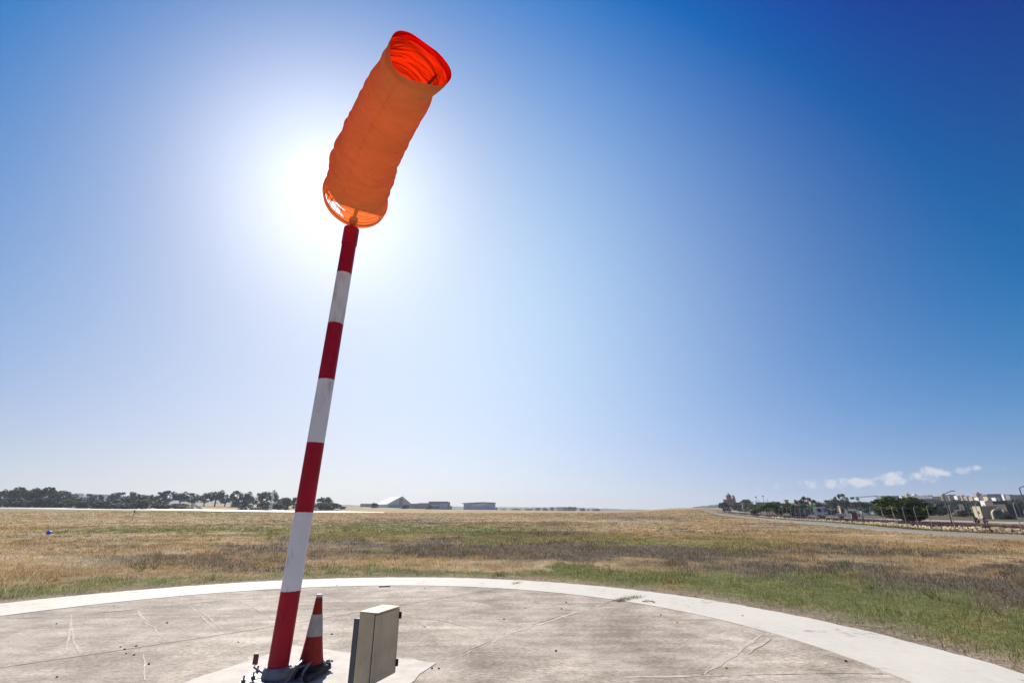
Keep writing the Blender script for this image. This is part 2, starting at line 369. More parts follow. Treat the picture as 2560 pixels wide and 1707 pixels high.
# ------------------------------------------------------------------ concrete pad with its painted ring
def concrete_mat():
    m, t, p, out = base_mat('weathered_concrete')
    p.inputs['Roughness'].default_value = .85; p.inputs['Specular IOR Level'].default_value = .25
    c = nd('ShaderNodeTexCoord', t)
    def noise(scale, st=None, rot=0, det=8, ro=.6):
        mp = nd('ShaderNodeMapping', t); mp.inputs['Scale'].default_value = st or (1, 1, 1); mp.inputs['Rotation'].default_value = (0, 0, rot)
        lk(c.outputs['Object'], mp.inputs[0], t)
        z = nd('ShaderNodeTexNoise', t); z.inputs['Scale'].default_value = scale; z.inputs['Detail'].default_value = det; z.inputs['Roughness'].default_value = ro
        lk(mp.outputs[0], z.inputs['Vector'], t); return z.outputs['Fac']
    def ramp(f, p0, p1, c0, c1):
        r = nd('ShaderNodeValToRGB', t); e = r.color_ramp.elements; e[0].position = p0; e[1].position = p1; e[0].color = c0 + (1,); e[1].color = c1 + (1,)
        lk(f, r.inputs[0], t); return r.outputs[0]
    def mul(a, b, f=1.0):
        x = nd('ShaderNodeMixRGB', t, blend_type='MULTIPLY'); x.inputs[0].default_value = f; lk(a, x.inputs[1], t); lk(b, x.inputs[2], t); return x.outputs[0]
    a = ramp(noise(.5, None, 0, 9, .62), .36, .62, (.40, .347, .287), (.67, .597, .495))
    b = ramp(noise(1.7, (1, 1.5, 1), -.25, 10, .72), .36, .60, (.70, .675, .65), (1.10, 1.09, 1.08))
    mott = ramp(mth('ADD', noise(16, (1, 1.6, 1), -.3, 8, .78), mth('MULTIPLY', noise(.9, None, 0, 5, .6), .55, t), t), .66, .84, (.58, .545, .51), (1.06, 1.06, 1.06))
    e = ramp(noise(60, None, 0, 4, .75), .3, .7, (.80, .79, .78), (1.18, 1.18, 1.18))
    g = ramp(noise(34, None, 0, 2, .5), .24, .33, (.45, .42, .4), (1, 1, 1))
    st = ramp(noise(1.0, (.35, 5.0, 1), -.28, 6, .6), .40, .60, (.88, .87, .86), (1.05, 1.05, 1.05))
    col = mul(mul(mul(mul(mul(a, b), mott), e), st), g, .7)
    lk(col, p.inputs['Base Color'], t)
    bp = nd('ShaderNodeBump', t); bp.inputs['Strength'].default_value = .35; bp.inputs['Distance'].default_value = .01
    lk(noise(45, None, 0, 6, .7), bp.inputs['Height'], t); lk(bp.outputs[0], p.inputs['Normal'], t)
    return m
def paint_mat():
    m, t, p, out = base_mat('worn_white_paint')
    p.inputs['Roughness'].default_value = .75; p.inputs['Specular IOR Level'].default_value = .25
    c = nd('ShaderNodeTexCoord', t)
    z = nd('ShaderNodeTexNoise', t); z.inputs['Scale'].default_value = 7; z.inputs['Detail'].default_value = 12; z.inputs['Roughness'].default_value = .72
    z2 = nd('ShaderNodeTexNoise', t); z2.inputs['Scale'].default_value = .9; z2.inputs['Detail'].default_value = 3
    lk(c.outputs['Object'], z.inputs['Vector'], t); lk(c.outputs['Object'], z2.inputs['Vector'], t)
    s = mth('ADD', z.outputs['Fac'], mth('MULTIPLY', z2.outputs['Fac'], .7, t), t)
    r = nd('ShaderNodeValToRGB', t); e = r.color_ramp.elements
    e[0].position = .62; e[0].color = (.30, .285, .26, 1); e[1].position = .73; e[1].color = (.66, .615, .52, 1)
    e2 = r.color_ramp.elements.new(1.0); e2.color = (.72, .675, .58, 1)
    lk(s, r.inputs[0], t); lk(r.outputs[0], p.inputs['Base Color'], t)
    return m
M_CONC = concrete_mat()
M_JOINT = mat('joint_filler', (.12, .10, .085), .9, .3, 3)
M_SCAR = mat('pale_cement_smear', (.55, .485, .41), .85, .22, 9)
M_SLAB = mat('pale_concrete', (.64, .58, .50), .8, .16, 5, .3, 40, stretch=(1, 1, 1))
M_PAINT = paint_mat()
def strip(mb, pts, w, z, mi, jag=0.0, seed=0, taper=False):
    rnd = random.Random(seed); P = [np.array(ground(*p)[:2]) for p in pts]; Q = []
    for a, b in zip(P[:-1], P[1:]):
        n = max(2, int(np.linalg.norm(b - a) / .12))
        Q += [a + (b - a) * i / n for i in range(n)]
    Q.append(P[-1]); L = []
    for i, q in enumerate(Q):
        d = Q[min(i + 1, len(Q) - 1)] - Q[max(i - 1, 0)]; d /= np.linalg.norm(d) + 1e-9; nn = np.array([-d[1], d[0]])
        ww = w * (1 + jag * (rnd.random() - .5) * 2) * ((.25 + .75 * math.sin(math.pi * (i + .5) / len(Q))) if taper else 1)
        off = nn * (rnd.random() - .5) * jag * w * 1.2
        L.append((q + off - nn * ww / 2, q + off + nn * ww / 2))
    vs = []; fs = []
    for a, b in L: vs += [(a[0], a[1], z), (b[0], b[1], z)]
    for i in range(len(L) - 1): fs.append([2 * i, 2 * i + 2, 2 * i + 3, 2 * i + 1])
    mb.add(vs, fs, mi)
def make_pad():
    mb = MB(); n = 220
    cx, cy = PADI
    ring = [(cx + (RI + .05) * math.cos(2 * math.pi * i / n), cy + (RI + .05) * math.sin(2 * math.pi * i / n), 0) for i in range(n)]
    mb.add(ring, [list(range(n))], 0)
    joints = [([(-200, 1712), (0, 1669), (320, 1622), (640, 1573), (893, 1531), (1002, 1512), (1252, 1470)], .022, .25),
              ([(1180, 1622), (1240, 1598)], .014, 1), ([(1330, 1562), (1400, 1540)], .012, 1), ([(1470, 1520), (1540, 1499)], .016, .9),
              ([(1752, 1686), (1782, 1668)], .022, .9), ([(1800, 1655), (1905, 1585)], .007, .9), ([(1780, 1690), (1900, 1686), (2100, 1683), (2230, 1684)], .008, .9),
              ([(40, 1545), (177, 1539), (330, 1524), (480, 1509), (560, 1500)], .016, 1.0), ([(700, 1492), (560, 1500)], .012, 1), ([(1310, 1520), (1325, 1517)], .05, .8)]
    for k, (p, w, j) in enumerate(joints): strip(mb, p, w, .0012 + .0001 * k, 1, j, k)
    scars = [([(1150, 1640), (1280, 1582), (1400, 1543), (1480, 1519), (1535, 1501)], .075), ([(1760, 1686), (1830, 1637), (1910, 1585)], .11), ([(1560, 1692), (1700, 1690), (1800, 1688)], .06), ([(163, 1633), (172, 1590), (177, 1555), (178, 1537)], .035), ([(196, 1630), (184, 1600), (180, 1560), (178, 1537)], .035), ([(188, 1610), (195, 1626)], .05),
             ([(342, 1524), (354, 1550), (385, 1568), (400, 1590), (418, 1604)], .035), ([(344, 1524), (360, 1548), (384, 1564)], .03),
             ([(470, 1513), (505, 1540), (530, 1570), (545, 1582)], .035), ([(470, 1513), (520, 1540), (560, 1578)], .03),
             ([(590, 1499), (630, 1518), (670, 1536)], .03), ([(640, 1523), (690, 1550), (720, 1570)], .025), ([(360, 1700), (362, 1660), (358, 1632)], .03),
             ([(740, 1503), (780, 1511), (820, 1507), (880, 1500)], .03), ([(800, 1475), (860, 1500), (910, 1522)], .03), ([(1000, 1538), (1100, 1550), (1200, 1575)], .03),
             ([(1870, 1635), (1900, 1612), (1925, 1594)], .08), ([(1030, 1505), (1180, 1500), (1300, 1520)], .03)]
    for k, (p, w) in enumerate(scars): strip(mb, p, w * .62, .0022 + .0001 * k, 2, .6, 50 + k, True)
    tag(mb.build('concrete_pad', [M_CONC, M_JOINT, M_SCAR]), kind='structure')
    mb = MB(); rnd = random.Random(4); n = 360; vs = []; fs = []
    for i in range(n):
        a = 2 * math.pi * i / n; j = RO + (rnd.random() - .5) * .05
        vs += [(PADI[0] + RI * math.cos(a), PADI[1] + RI * math.sin(a), .006), (PADC[0] + j * math.cos(a), PADC[1] + j * math.sin(a), .006),
               (PADI[0] + RI * math.cos(a), PADI[1] + RI * math.sin(a), -.02), (PADC[0] + j * math.cos(a), PADC[1] + j * math.sin(a), -.08)]
    for i in range(n):
        p = 4 * i; q = 4 * ((i + 1) % n)
        fs += [[p, p + 1, q + 1, q], [p + 1, p + 3, q + 3, q + 1], [p + 2, p, q, q + 2]]
    mb.add(vs, fs)
    tag(mb.build('painted_ring', M_PAINT), kind='structure')
    c = [ground(455, 1706), ground(735, 1614), ground(1091, 1656), ground(1036, 1706)]
    e = ground(1091, 1656) - ground(735, 1614); e = e / np.linalg.norm(e); b = ground(735, 1614); f = ground(455, 1706) - b; f = f / np.linalg.norm(f)
    q = [b, b + f * 2.6, b + f * 2.6 + e * 2.3, ground(1091, 1656)]
    mb = MB(); t = []
    for i in range(4):
        for s in np.linspace(0, 1, 14)[:-1]:
            v = q[i] * (1 - s) + q[(i + 1) % 4] * s; t.append((v[0] + rnd.uniform(-.02, .02), v[1] + rnd.uniform(-.02, .02)))
    n = len(t); mb.add([(a, b2, .005) for a, b2 in t] + [(a, b2, -.02) for a, b2 in t], [list(range(n))] + [[i, i + n, (i + 1) % n + n, (i + 1) % n] for i in range(n)])
    tag(mb.build('pole_footing', M_SLAB), kind='structure')
make_pad()

# ------------------------------------------------------------------ roads and runway
M_ASPH = mat('grey_asphalt', (.25, .228, .19), .9, .18, .8, .3, 30)
M_RUN = mat('sun_glint_runway', (.50, .48, .44), .55, .1, .05)  # sun glint on the runway put into a pale base colour
def ribbon(name, far, near, m, lift=.05, n=24):
    def dens(pts):
        out = []
        for a, b in zip(pts[:-1], pts[1:]):
            out += [(a[0] + (b[0] - a[0]) * i / n, a[1] + (b[1] - a[1]) * i / n) for i in range(n)]
        return [ground(*p) for p in out + [pts[-1]]]
    A = dens(far); B = dens(near); vs = []; fs = []; k = 7
    for a, b in zip(A, B):
        u = (b - a)[:2]; u = u / (np.linalg.norm(u) + 1e-9); w_ = .5
        vs.append((a[0] - u[0] * w_, a[1] - u[1] * w_, zat(*(a[:2] - u * w_)) - .08))
        for i in range(k - 2):
            q = a + (b - a) * i / (k - 3); vs.append((q[0], q[1], zat(q[0], q[1]) + lift))
        vs.append((b[0] + u[0] * w_, b[1] + u[1] * w_, zat(*(b[:2] + u * w_)) - .08))
    for i in range(len(A) - 1):
        fs += [[i * k + j, i * k + j + 1, (i + 1) * k + j + 1, (i + 1) * k + j] for j in range(k - 1)]
    mb = MB().add(vs, fs); o = mb.build(name, m, smooth=True); tag(o, kind='structure'); return A, B
ribbon('runway', [(-500, 1263), (0, 1265.2), (400, 1271.2), (640, 1274.9), (850, 1277.6), (960, 1279.6)], [(-500, 1269), (0, 1271), (400, 1275), (640, 1277.9), (850, 1280.4), (960, 1280.8)], M_RUN)
ribbon('service_road', [(1736, 1268.8), (1802, 1283), (1842, 1287.2), (1916, 1294), (2018, 1301.3), (2130, 1310.5), (2200, 1319), (2380, 1331.5), (2560, 1339.5), (2900, 1353)],
       [(1744, 1269.6), (1802, 1287.5), (1842, 1291.2), (1916, 1299), (2018, 1308.5), (2130, 1318), (2200, 1325), (2380, 1337.5), (2560, 1346), (2900, 1362)], M_ASPH)
ROAD2 = [(1772, 1266), (1800, 1271), (1830, 1276.5), (1860, 1281.5), (1920, 1287), (2000, 1291.5), (2140, 1296.5), (2290, 1300), (2560, 1306.5), (2900, 1316)]
M_ROAD2 = mat('pale_road_concrete', (.36, .33, .275), .85, .1, .5)
ribbon('country_road', [(a, b - 1.5) for a, b in ROAD2], [(a, b + 1.5) for a, b in ROAD2], M_ROAD2)

# ------------------------------------------------------------------ grass
def blades(n, X, Y, hgt, wid, C, seed, lean=.5):
    r = np.random.RandomState(seed)
    a = r.uniform(0, 2 * np.pi, n); le = r.uniform(0, lean, n) * hgt; la = r.uniform(0, 2 * np.pi, n)
    z = terr(X, Y) - .03
    dx = np.cos(a) * wid / 2; dy = np.sin(a) * wid / 2
    V = np.empty((n, 3, 3))
    V[:, 0] = np.c_[X - dx, Y - dy, z]; V[:, 1] = np.c_[X + dx, Y + dy, z]
    V[:, 2] = np.c_[X + np.cos(la) * le, Y + np.sin(la) * le, z + hgt]
    return V.reshape(-1, 3), np.arange(3 * n).reshape(-1, 3), np.repeat(C, 3, 0)
def make_grass():
    r = np.random.RandomState(7); Vs, Fs, Cs = [], [], []; o = 0
    for (r0, r1, n, hs, wd) in [(6.5, 15, 110000, .8, .008), (15, 24, 150000, 1, .012), (24, 42, 150000, 1.1, .022), (42, 80, 110000, 1.25, .05), (80, 170, 80000, 1.5, .14), (170, 290, 60000, 2.0, .34)]:
        rad = np.sqrt(r.uniform(r0 ** 2, r1 ** 2, n)); n = int(n * 1.2); rad = np.sqrt(r.uniform(r0 ** 2, r1 ** 2, n)); a = np.radians(r.uniform(-67, 67, n))
        X = rad * np.sin(a); Y = rad * np.cos(a)
        g = r.rand(n) < .7     # tufts
        k = int(n / 9); cx = X[:k]; cy = Y[:k]; pick = r.randint(0, k, n)
        sp = .045 * (1 + rad / 25)
        X = np.where(g, cx[pick] + r.normal(0, 1, n) * sp, X); Y = np.where(g, cy[pick] + r.normal(0, 1, n) * sp, Y)
        C, w, rd = field(X, Y)
        keep = (rd > .03) & ((rd > .75) | (r.rand(n) < np.clip(rd * 1.3 + .05, 0, 1))) & (Y > 2)
        px, py = proj(X, np.maximum(Y, 1), terr(X, Y))
        road = (px > 1700) & (py < 1262 + (px - 1744) * .105 + 6)
        keep &= ~road
        # leave the service road clear
        rx = [1736, 1802, 1842, 1916, 2018, 2130, 2200, 2380, 2560, 2900]
        far = np.interp(px, rx, [1268.8, 1283, 1287.2, 1294, 1301.3, 1310.5, 1319, 1331.5, 1339.5, 1353]); near = np.interp(px, rx, [1269.6, 1287.5, 1291.2, 1299, 1308.5, 1318, 1325, 1337.5, 1346, 1362])
        keep &= ~((px > 1730) & (py < near + .8))
        X, Y, C = X[keep], Y[keep], C[keep]; w = {q: v[keep] for q, v in w.items()}; n2 = len(X)
        pat = fbm(X * .8, Y * .8, 90)
        hgt = hs * (.025 + .075 * r.rand(n2) ** 2.2 + .04 * pat) * (1 + .25 * np.clip(w['G'], 0, 1) + .35 * np.clip(w['D'], 0, 1))
        C = C * r.uniform(.62, 1.5, (n2, 1)) * np.array([1, 1, 1]) * (1 + r.normal(0, .06, (n2, 3)))
        gr = (np.clip(w['G'], 0, 1) > .5) & (r.rand(n2) < .28); C[gr] = np.array([.13, .19, .035]) * r.uniform(.7, 1.6, (gr.sum(), 1))
        dk = (np.clip(w['D'], 0, 1) > .4) & (r.rand(n2) < .35); C[dk] = C[dk] * r.uniform(.35, 2.6, (dk.sum(), 1))
        pl = r.rand(n2) < .12; C[pl] = PALE * r.uniform(.8, 1.25, (pl.sum(), 1))
        V, Fn, Cc = blades(n2, X, Y, hgt, wd * r.uniform(.5, 1.5, n2), np.clip(C, .01, .9), int(r0 * 10), .9)
        Vs.append(V); Fs.append(Fn + o); Cs.append(Cc); o += len(V)
    # taller tussocks that break up the sward
    k = 900; rad = np.sqrt(r.uniform(12 ** 2, 75 ** 2, k)); a = np.radians(r.uniform(-55, 55, k)); cx = rad * np.sin(a); cy = rad * np.cos(a)
    px, py = proj(cx, np.maximum(cy, 1), terr(cx, cy)); ok = (np.hypot(cx - PADC[0], cy - PADC[1]) > RO + .6) & ~((px > 1730) & (py < 1362)); cx, cy = cx[ok], cy[ok]; k = len(cx)
    pick = np.repeat(np.arange(k), 34); n = len(pick); sz = r.uniform(.5, 1.4, k)[pick]
    X = cx[pick] + r.normal(0, .07, n) * sz * (1 + cy[pick] / 40); Y = cy[pick] + r.normal(0, .07, n) * sz * (1 + cy[pick] / 40); C, w, _ = field(X, Y)
    kind = r.rand(k)[pick]; C = np.where((kind < .22)[:, None], np.array([[.12, .15, .04]]), np.where((kind < .5)[:, None], C * .7, np.where((kind < .75)[:, None], STRAW[None] * .75, PALE[None] * .9))) * r.uniform(.6, 1.4, (n, 1))
    V, Fn, Cc = blades(n, X, Y, sz * r.uniform(.06, .22, n), .010 * (1 + cy[pick] / 22), np.clip(C, .01, .9), 77, .8); Vs.append(V); Fs.append(Fn + o); Cs.append(Cc); o += len(V)
    soup('field_grass', np.concatenate(Vs), np.concatenate(Fs), np.concatenate(Cs), attr_mat('grass_blade', .38, .8))
make_grass()
def make_twigs():
    """dry thistle stalks standing in the stubble"""
    rnd = random.Random(11); mb = MB()
    spots = [(390, 1422), (372, 1430), (560, 1418), (2380, 1462), (2300, 1452), (2440, 1470), (2500, 1482), (2540, 1500), (2250, 1440), (2120, 1432), (1860, 1412), (1700, 1400), (2480, 1530), (660, 1425), (1000, 1402), (1180, 1392), (2200, 1470), (2060, 1436), (1960, 1424), (2330, 1500), (420, 1406), (2520, 1440)]
    for k, (px, py) in enumerate(spots):
        for rep in range(2):
            g = ground(px + rnd.uniform(-35, 35), py + rnd.uniform(-4, 4))
            if math.hypot(g[0] - PADC[0], g[1] - PADC[1]) < RO + .3: continue
            for i in range(rnd.randint(5, 9)):
                a = rnd.uniform(0, 6.28); l = rnd.uniform(.12, .32); e = rnd.uniform(.3, 1.3)
                p1 = g + np.array([math.cos(a) * math.cos(e), math.sin(a) * math.cos(e), math.sin(e)]) * l * .55
                p2 = p1 + np.array([math.cos(a + rnd.uniform(-.6, .6)) * math.cos(e + .2), math.sin(a) * math.cos(e + .2), math.sin(e + .2)]) * l * .45
                mb.path([g, p1, p2], [.0045, .003, .0015], 3, 0, False)
                p3 = p1 + np.array([math.cos(a + 1) * .6, math.sin(a + 1) * .6, .8]) * l * .3
                mb.path([p1, p3], [.004, .002], 3, 0, False)
    tag(mb.build('dry_thistle_stalks', mat('dead_stalk', (.27, .20, .13), .9, .3, 3)), kind='stuff')
make_twigs()

# ------------------------------------------------------------------ windsock on its striped pole
def fabric_mat(name, col, tcol, tr=.55):
    m, t, p, out = base_mat(name)
    p.inputs['Roughness'].default_value = .75; p.inputs['Specular IOR Level'].default_value = .15
    p.inputs['Base Color'].default_value = col + (1,)
    c = nd('ShaderNodeTexCoord', t); z = nd('ShaderNodeTexNoise', t); z.inputs['Scale'].default_value = 3; z.inputs['Detail'].default_value = 4
    lk(c.outputs['Object'], z.inputs['Vector'], t)
    r = nd('ShaderNodeValToRGB', t); r.color_ramp.elements[0].color = tuple(q * .86 for q in tcol) + (1,); r.color_ramp.elements[1].color = tcol + (1,)
    lk(z.outputs['Fac'], r.inputs[0], t)
    tb = nd('ShaderNodeBsdfTranslucent', t); lk(r.outputs[0], tb.inputs['Color'], t)
    mx = nd('ShaderNodeMixShader', t); mx.inputs[0].default_value = tr
    wv = nd('ShaderNodeTexNoise', t); wv.inputs['Scale'].default_value = 260; lk(c.outputs['Object'], wv.inputs['Vector'], t)
    b = nd('ShaderNodeBump', t); b.inputs['Strength'].default_value = .08; b.inputs['Distance'].default_value = .002; lk(wv.outputs['Fac'], b.inputs['Height'], t)
    lk(b.outputs[0], p.inputs['Normal'], t)
    lk(p.outputs[0], mx.inputs[1], t); lk(tb.outputs[0], mx.inputs[2], t); lk(mx.outputs[0], out.inputs[0], t)
    return m
def sock_cloth(name, out_c, out_t, ot, in_c, in_t, it):
    """two-sided cloth: orange outside, inner face coloured deep red for light through the cloth"""
    m, t, p, outn = base_mat(name); t.nodes.remove(p)
    c = nd('ShaderNodeTexCoord', t)
    z = nd('ShaderNodeTexNoise', t); z.inputs['Scale'].default_value = 2.2; z.inputs['Detail'].default_value = 6; lk(c.outputs['Object'], z.inputs['Vector'], t)
    m1 = nd('ShaderNodeMapping', t); m1.inputs['Rotation'].default_value = (0, 0, math.radians(55)); lk(c.outputs['Object'], m1.inputs[0], t)
    m2 = nd('ShaderNodeMapping', t); m2.inputs['Scale'].default_value = (4.5, 1, 1); lk(m1.outputs[0], m2.inputs[0], t)
    wr = nd('ShaderNodeTexNoise', t); wr.inputs['Scale'].default_value = 2.6; wr.inputs['Detail'].default_value = 4; wr.inputs['Distortion'].default_value = .8; lk(m2.outputs[0], wr.inputs['Vector'], t)
    b = nd('ShaderNodeBump', t); b.inputs['Strength'].default_value = .9; b.inputs['Distance'].default_value = .07; lk(wr.outputs['Fac'], b.inputs['Height'], t)
    fade = nd('ShaderNodeMapRange', t); fade.inputs[1].default_value = .3; fade.inputs[2].default_value = .7; fade.inputs[3].default_value = .84; fade.inputs[4].default_value = 1.0; lk(z.outputs['Fac'], fade.inputs[0], t)
    def side(col, tcol, f):
        d = nd('ShaderNodeBsdfDiffuse', t); tr = nd('ShaderNodeBsdfTranslucent', t); mx = nd('ShaderNodeMixShader', t); mx.inputs[0].default_value = f
        for n_, q in ((d, col), (tr, tcol)):
            sc = nd('ShaderNodeVectorMath', t, operation='SCALE'); sc.inputs[0].default_value = q; lk(fade.outputs[0], sc.inputs['Scale'], t); lk(sc.outputs[0], n_.inputs['Color'], t); lk(b.outputs[0], n_.inputs['Normal'], t)
        lk(d.outputs[0], mx.inputs[1], t); lk(tr.outputs[0], mx.inputs[2], t); return mx.outputs[0]
    ge = nd('ShaderNodeNewGeometry', t); mx = nd('ShaderNodeMixShader', t); lk(ge.outputs['Backfacing'], mx.inputs[0], t)
    lk(side(out_c, out_t, ot), mx.inputs[1], t); lk(side(in_c, in_t, it), mx.inputs[2], t); lk(mx.outputs[0], outn.inputs[0], t)
    return m
M_SOCK = sock_cloth('orange_nylon', (1.0, .66, .24), (1.0, .20, .04), .66, (.85, .045, .005), (.95, .026, .002), .80)
M_HEM = sock_cloth('orange_hem', (1.0, .60, .22), (1.0, .20, .04), .68, (.85, .05, .006), (1.0, .04, .002), .66)
M_RED = mat('red_gloss_paint', (.42, .004, .022), .45, .16, 5, .05, 40, spec=.25)
M_WHITE = mat('white_gloss_paint', (.80, .79, .80), .45, .07, 4, .05, 40, spec=.35)
grime(M_RED, 9, (1, 1, .3), .6, .32, .44); grime(M_WHITE, 8, (1, 1, .3), .72, .34, .47)
M_STEEL = mat('galvanised_steel', (.26, .25, .25), .55, .25, 8, .1, 60, metal=.3)
M_DKST = mat('dull_dark_steel', (.07, .07, .08), .6, .3, 10, .2, 50, metal=.3)
def make_windsock():
    B = ground(690, 1699); YP = B[1]
    T = at(879, 574, YP)
    root = empty('windsock', (B[0], B[1], 0), 0, 'orange windsock on a red and white banded pole, standing on the concrete pad', 'windsock')
    O = np.array([B[0], B[1], 0.0])
    rows = [1697, 1475, 1280, 1107, 950, 811, 686, 574]
    zs = [at(692 + (879 - 692) * (1697 - q) / 1123, q, YP)[2] for q in rows]
    zs[0] = .11
    axis = lambda z: np.array([(T[0] - B[0]) * (z - zs[0]) / (zs[-1] - zs[0]), 0, z])
    r0, r1 = .098, .092
    mb = MB(); n = 40; vs = []; fs = []; ms = []
    ring = []
    for i, z in enumerate(zs):
        c = axis(z); r = r0 + (r1 - r0) * z / 5.3
        ring.append([(c[0] + r * math.cos(2 * math.pi * j / n), c[1] + r * math.sin(2 * math.pi * j / n), z + (.0014 * math.sin(j * 1.7 + i) + .0018 * math.sin(j * .33 + 2 * i) if 0 < i < len(zs) - 1 else 0)) for j in range(n)])
    for i in range(len(zs) - 1):
        mb.add(ring[i] + ring[i + 1], [[j, (j + 1) % n, n + (j + 1) % n, n + j] for j in range(n)], 0 if i % 2 == 0 else 1)
    mb.add(ring[-1], [list(range(n))], 0)
    # weld seam that runs up the pole, and the top sleeve
    sg = math.radians(235)
    for i in range(len(zs) - 1):
        a, b = axis(zs[i]), axis(zs[i + 1]); q = np.array([math.cos(sg), math.sin(sg), 0]) * (r0 - .003)
        mb.path([a + q, b + q], .005, 6, 0 if i % 2 == 0 else 1, False)
    pole = mb.build('pole', [M_RED, M_WHITE], root, True)
    me = pole.data
    zt = zs[-1]
    mb = MB(); a, b = axis(zt - .24), axis(zt + .012)
    mb.path([a, a + (0, 0, .006), b - (0, 0, .006), b], [r1, r1 + .008, r1 + .008, r1], 40)
    mb.build('pole_cap', M_RED, root, True)
    tp = axis(zt)
    mb = MB(); mb.path([tp, tp + (0, 0, .16)], .032, 16); mb.path([tp + (0, 0, .13), tp + (0, 0, .19)], .055, 16)
    mb.build('swivel_rod', M_STEEL, root, True)
    # base: plate, collar, hinge lugs, stop lever
    mb = MB(); mb.box(-.30, .34, -.22, .26, .0, .03, rz=.2); mb.build('base_plate', M_STEEL, root, bevel=.004)
    mb = MB(); mb.path([(0, 0, .03), (0, 0, .09), (0, 0, .12)], [.14, .135, .112], 32); mb.build('base_collar', M_STEEL, root, True)
    for (x, y) in ((.16, -.08), (.25, -.02)):
        mb = MB(); mb.hexa([(x, y - .10, .03), (x + .022, y - .10, .03), (x + .05, y + .12, .03), (x + .028, y + .12, .03)], [(x + .05, y - .02, .15), (x + .072, y - .02, .15), (x + .085, y + .10, .17), (x + .062, y + .10, .17)])
        mb.build('hinge_lug', M_STEEL, root, bevel=.003)
    mb = MB(); mb.path([(.10, -.10, .10), (.36, .06, .13)], .014, 10); mb.build('hinge_pin', M_STEEL, root, True)
    mb = MB(); mb.path([(-.13, 0, .05), (-.23, -.02, .11), (-.205, -.02, .15)], .009, 8); mb.box(-.245, -.195, -.03, -.022, .135, .225, 1); mb.build('stop_lever', [M_STEEL, mat('dark_red_plate', (.12, .03, .04), .5, .2, 5)], root)
    for (x, y) in ((-.24, -.16), (-.26, .14), (.27, .22), (.3, -.12), (-.2, -.06)):
        mb = MB(); mb.path([(x, y, .03), (x, y, .05)], .02, 6); mb.path([(x, y, .05), (x, y, .085)], .009, 8); mb.build('anchor_bolt', M_STEEL, root)
    # the sock itself
    Mc = at(889, 500, YP) - O
    zc = Mc[2]
    Y1 = (zc - .10 - H) / ray(1049, 150)[2] * ray(1049, 150)[1]
    Tc = at(1049, 150, Y1) - O
    ax = Tc - Mc; L = np.linalg.norm(ax); ax /= L
    e1 = np.cross(ax, (0, 0, 1)); e1 /= np.linalg.norm(e1); e2 = np.cross(e1, ax)
    dep = lambda P: (P[1] + O[1]) * CT + (P[2] - H) * ST
    Rm = 74 * dep(Mc) / F; Rt = 76 * dep(Tc) / F
    rnd = np.random.RandomState(2); NA, NT = 128, 380
    ph = np.linspace(0, 2 * np.pi, NA, endpoint=False)
    def surf(t, phi, off=0.0):
        r = Rm + (Rt - Rm) * t
        r = r * (1 + .055 * np.exp(-((t - .035) / .035) ** 2) - .03 * np.exp(-((t - .14) / .05) ** 2) + .012 * np.sin(t * 9 + .6))
        # cross folds and small wrinkles of the cloth
        sn = 0
        for k, (t0, p0, wd, am, sl) in enumerate(FOLD):
            dphi = (phi - p0 + np.pi) % (2 * np.pi) - np.pi
            u = (t - t0 - sl * dphi) / wd
            sn = sn + am * (np.exp(-u * u) - .6 * np.exp(-(u - 1.5) ** 2)) * np.exp(-(dphi / 1.1) ** 2)
        sn = sn + .0025 * np.sin(phi * 7 + t * 24) * (t > .1) + .0012 * np.sin(phi * 3 - t * 31 + 1.3)
        r = r + sn * 1.0 + off
        ctr = Mc[None] + np.outer(t, ax) * L + np.outer(-.05 * np.sin(t * np.pi), e2) + np.outer(.095 * np.sin(t * np.pi), e1)
        # the tail hem hangs loose and flares on one side
        tail = np.clip((t - .86) / .14, 0, 1) ** 2
        flare = tail * (.13 * np.exp(-((((phi - FL + np.pi) % (2 * np.pi)) - np.pi) / .5) ** 2) - .05 * np.exp(-((((phi - FL - 1.2 + np.pi) % (2 * np.pi)) - np.pi) / .5) ** 2) + .008 * np.sin(phi * 5))
        neck = -.05 * np.exp(-((t - .91) / .03) ** 2) * np.exp(-((((phi - FL + np.pi) % (2 * np.pi)) - np.pi) / .45) ** 2)
        r = r * (1 + flare) + neck
        axo = tail * (.03 * np.sin(2 * phi + .5) + .015 * np.sin(3 * phi))
        return ctr + (r * np.cos(phi))[:, None] * e1[None] + (r * np.sin(phi) * .97)[:, None] * e2[None] + np.outer(axo, ax)
    FL = math.radians(-165)
    FOLD = []
    for k in range(90):
        FOLD.append((rnd.uniform(.12, .55) if k < 62 else rnd.uniform(.5, .97), rnd.uniform(0, 2 * np.pi), rnd.uniform(.009, .026), rnd.uniform(.004, .013) * (1 if k < 62 else .6), rnd.uniform(-.07, .07)))
    FOLD += [(.30, math.radians(-45), .012, .020, .01), (.33, math.radians(-30), .02, .012, .02), (.22, math.radians(-150), .02, .014, .05), (.40, math.radians(200), .02, .012, .07), (.27, math.radians(180), .02, .014, .07)]
    def skin(name, ts, off, m):
        V = []
        for t in ts: V.append(surf(np.full(NA, t), ph, off))
        V = np.concatenate(V); k = len(ts)
        mb = MB(); fs = [[i * NA + j, (i + 1) * NA + j, (i + 1) * NA + (j + 1) % NA, i * NA + (j + 1) % NA] for i in range(k - 1) for j in range(NA)]
        mb.add(V, fs); o = mb.build(name, m, root, False)
        o.data.polygons.foreach_set('use_smooth', [True] * len(fs)); return o
    sk = skin('sock', np.linspace(.05, 1, NT), 0, M_SOCK)
    gap = bmesh.new(); gap.from_mesh(sk.data); gap.faces.ensure_lookup_table(); kill = []
    tl = np.linspace(.05, 1, NT)
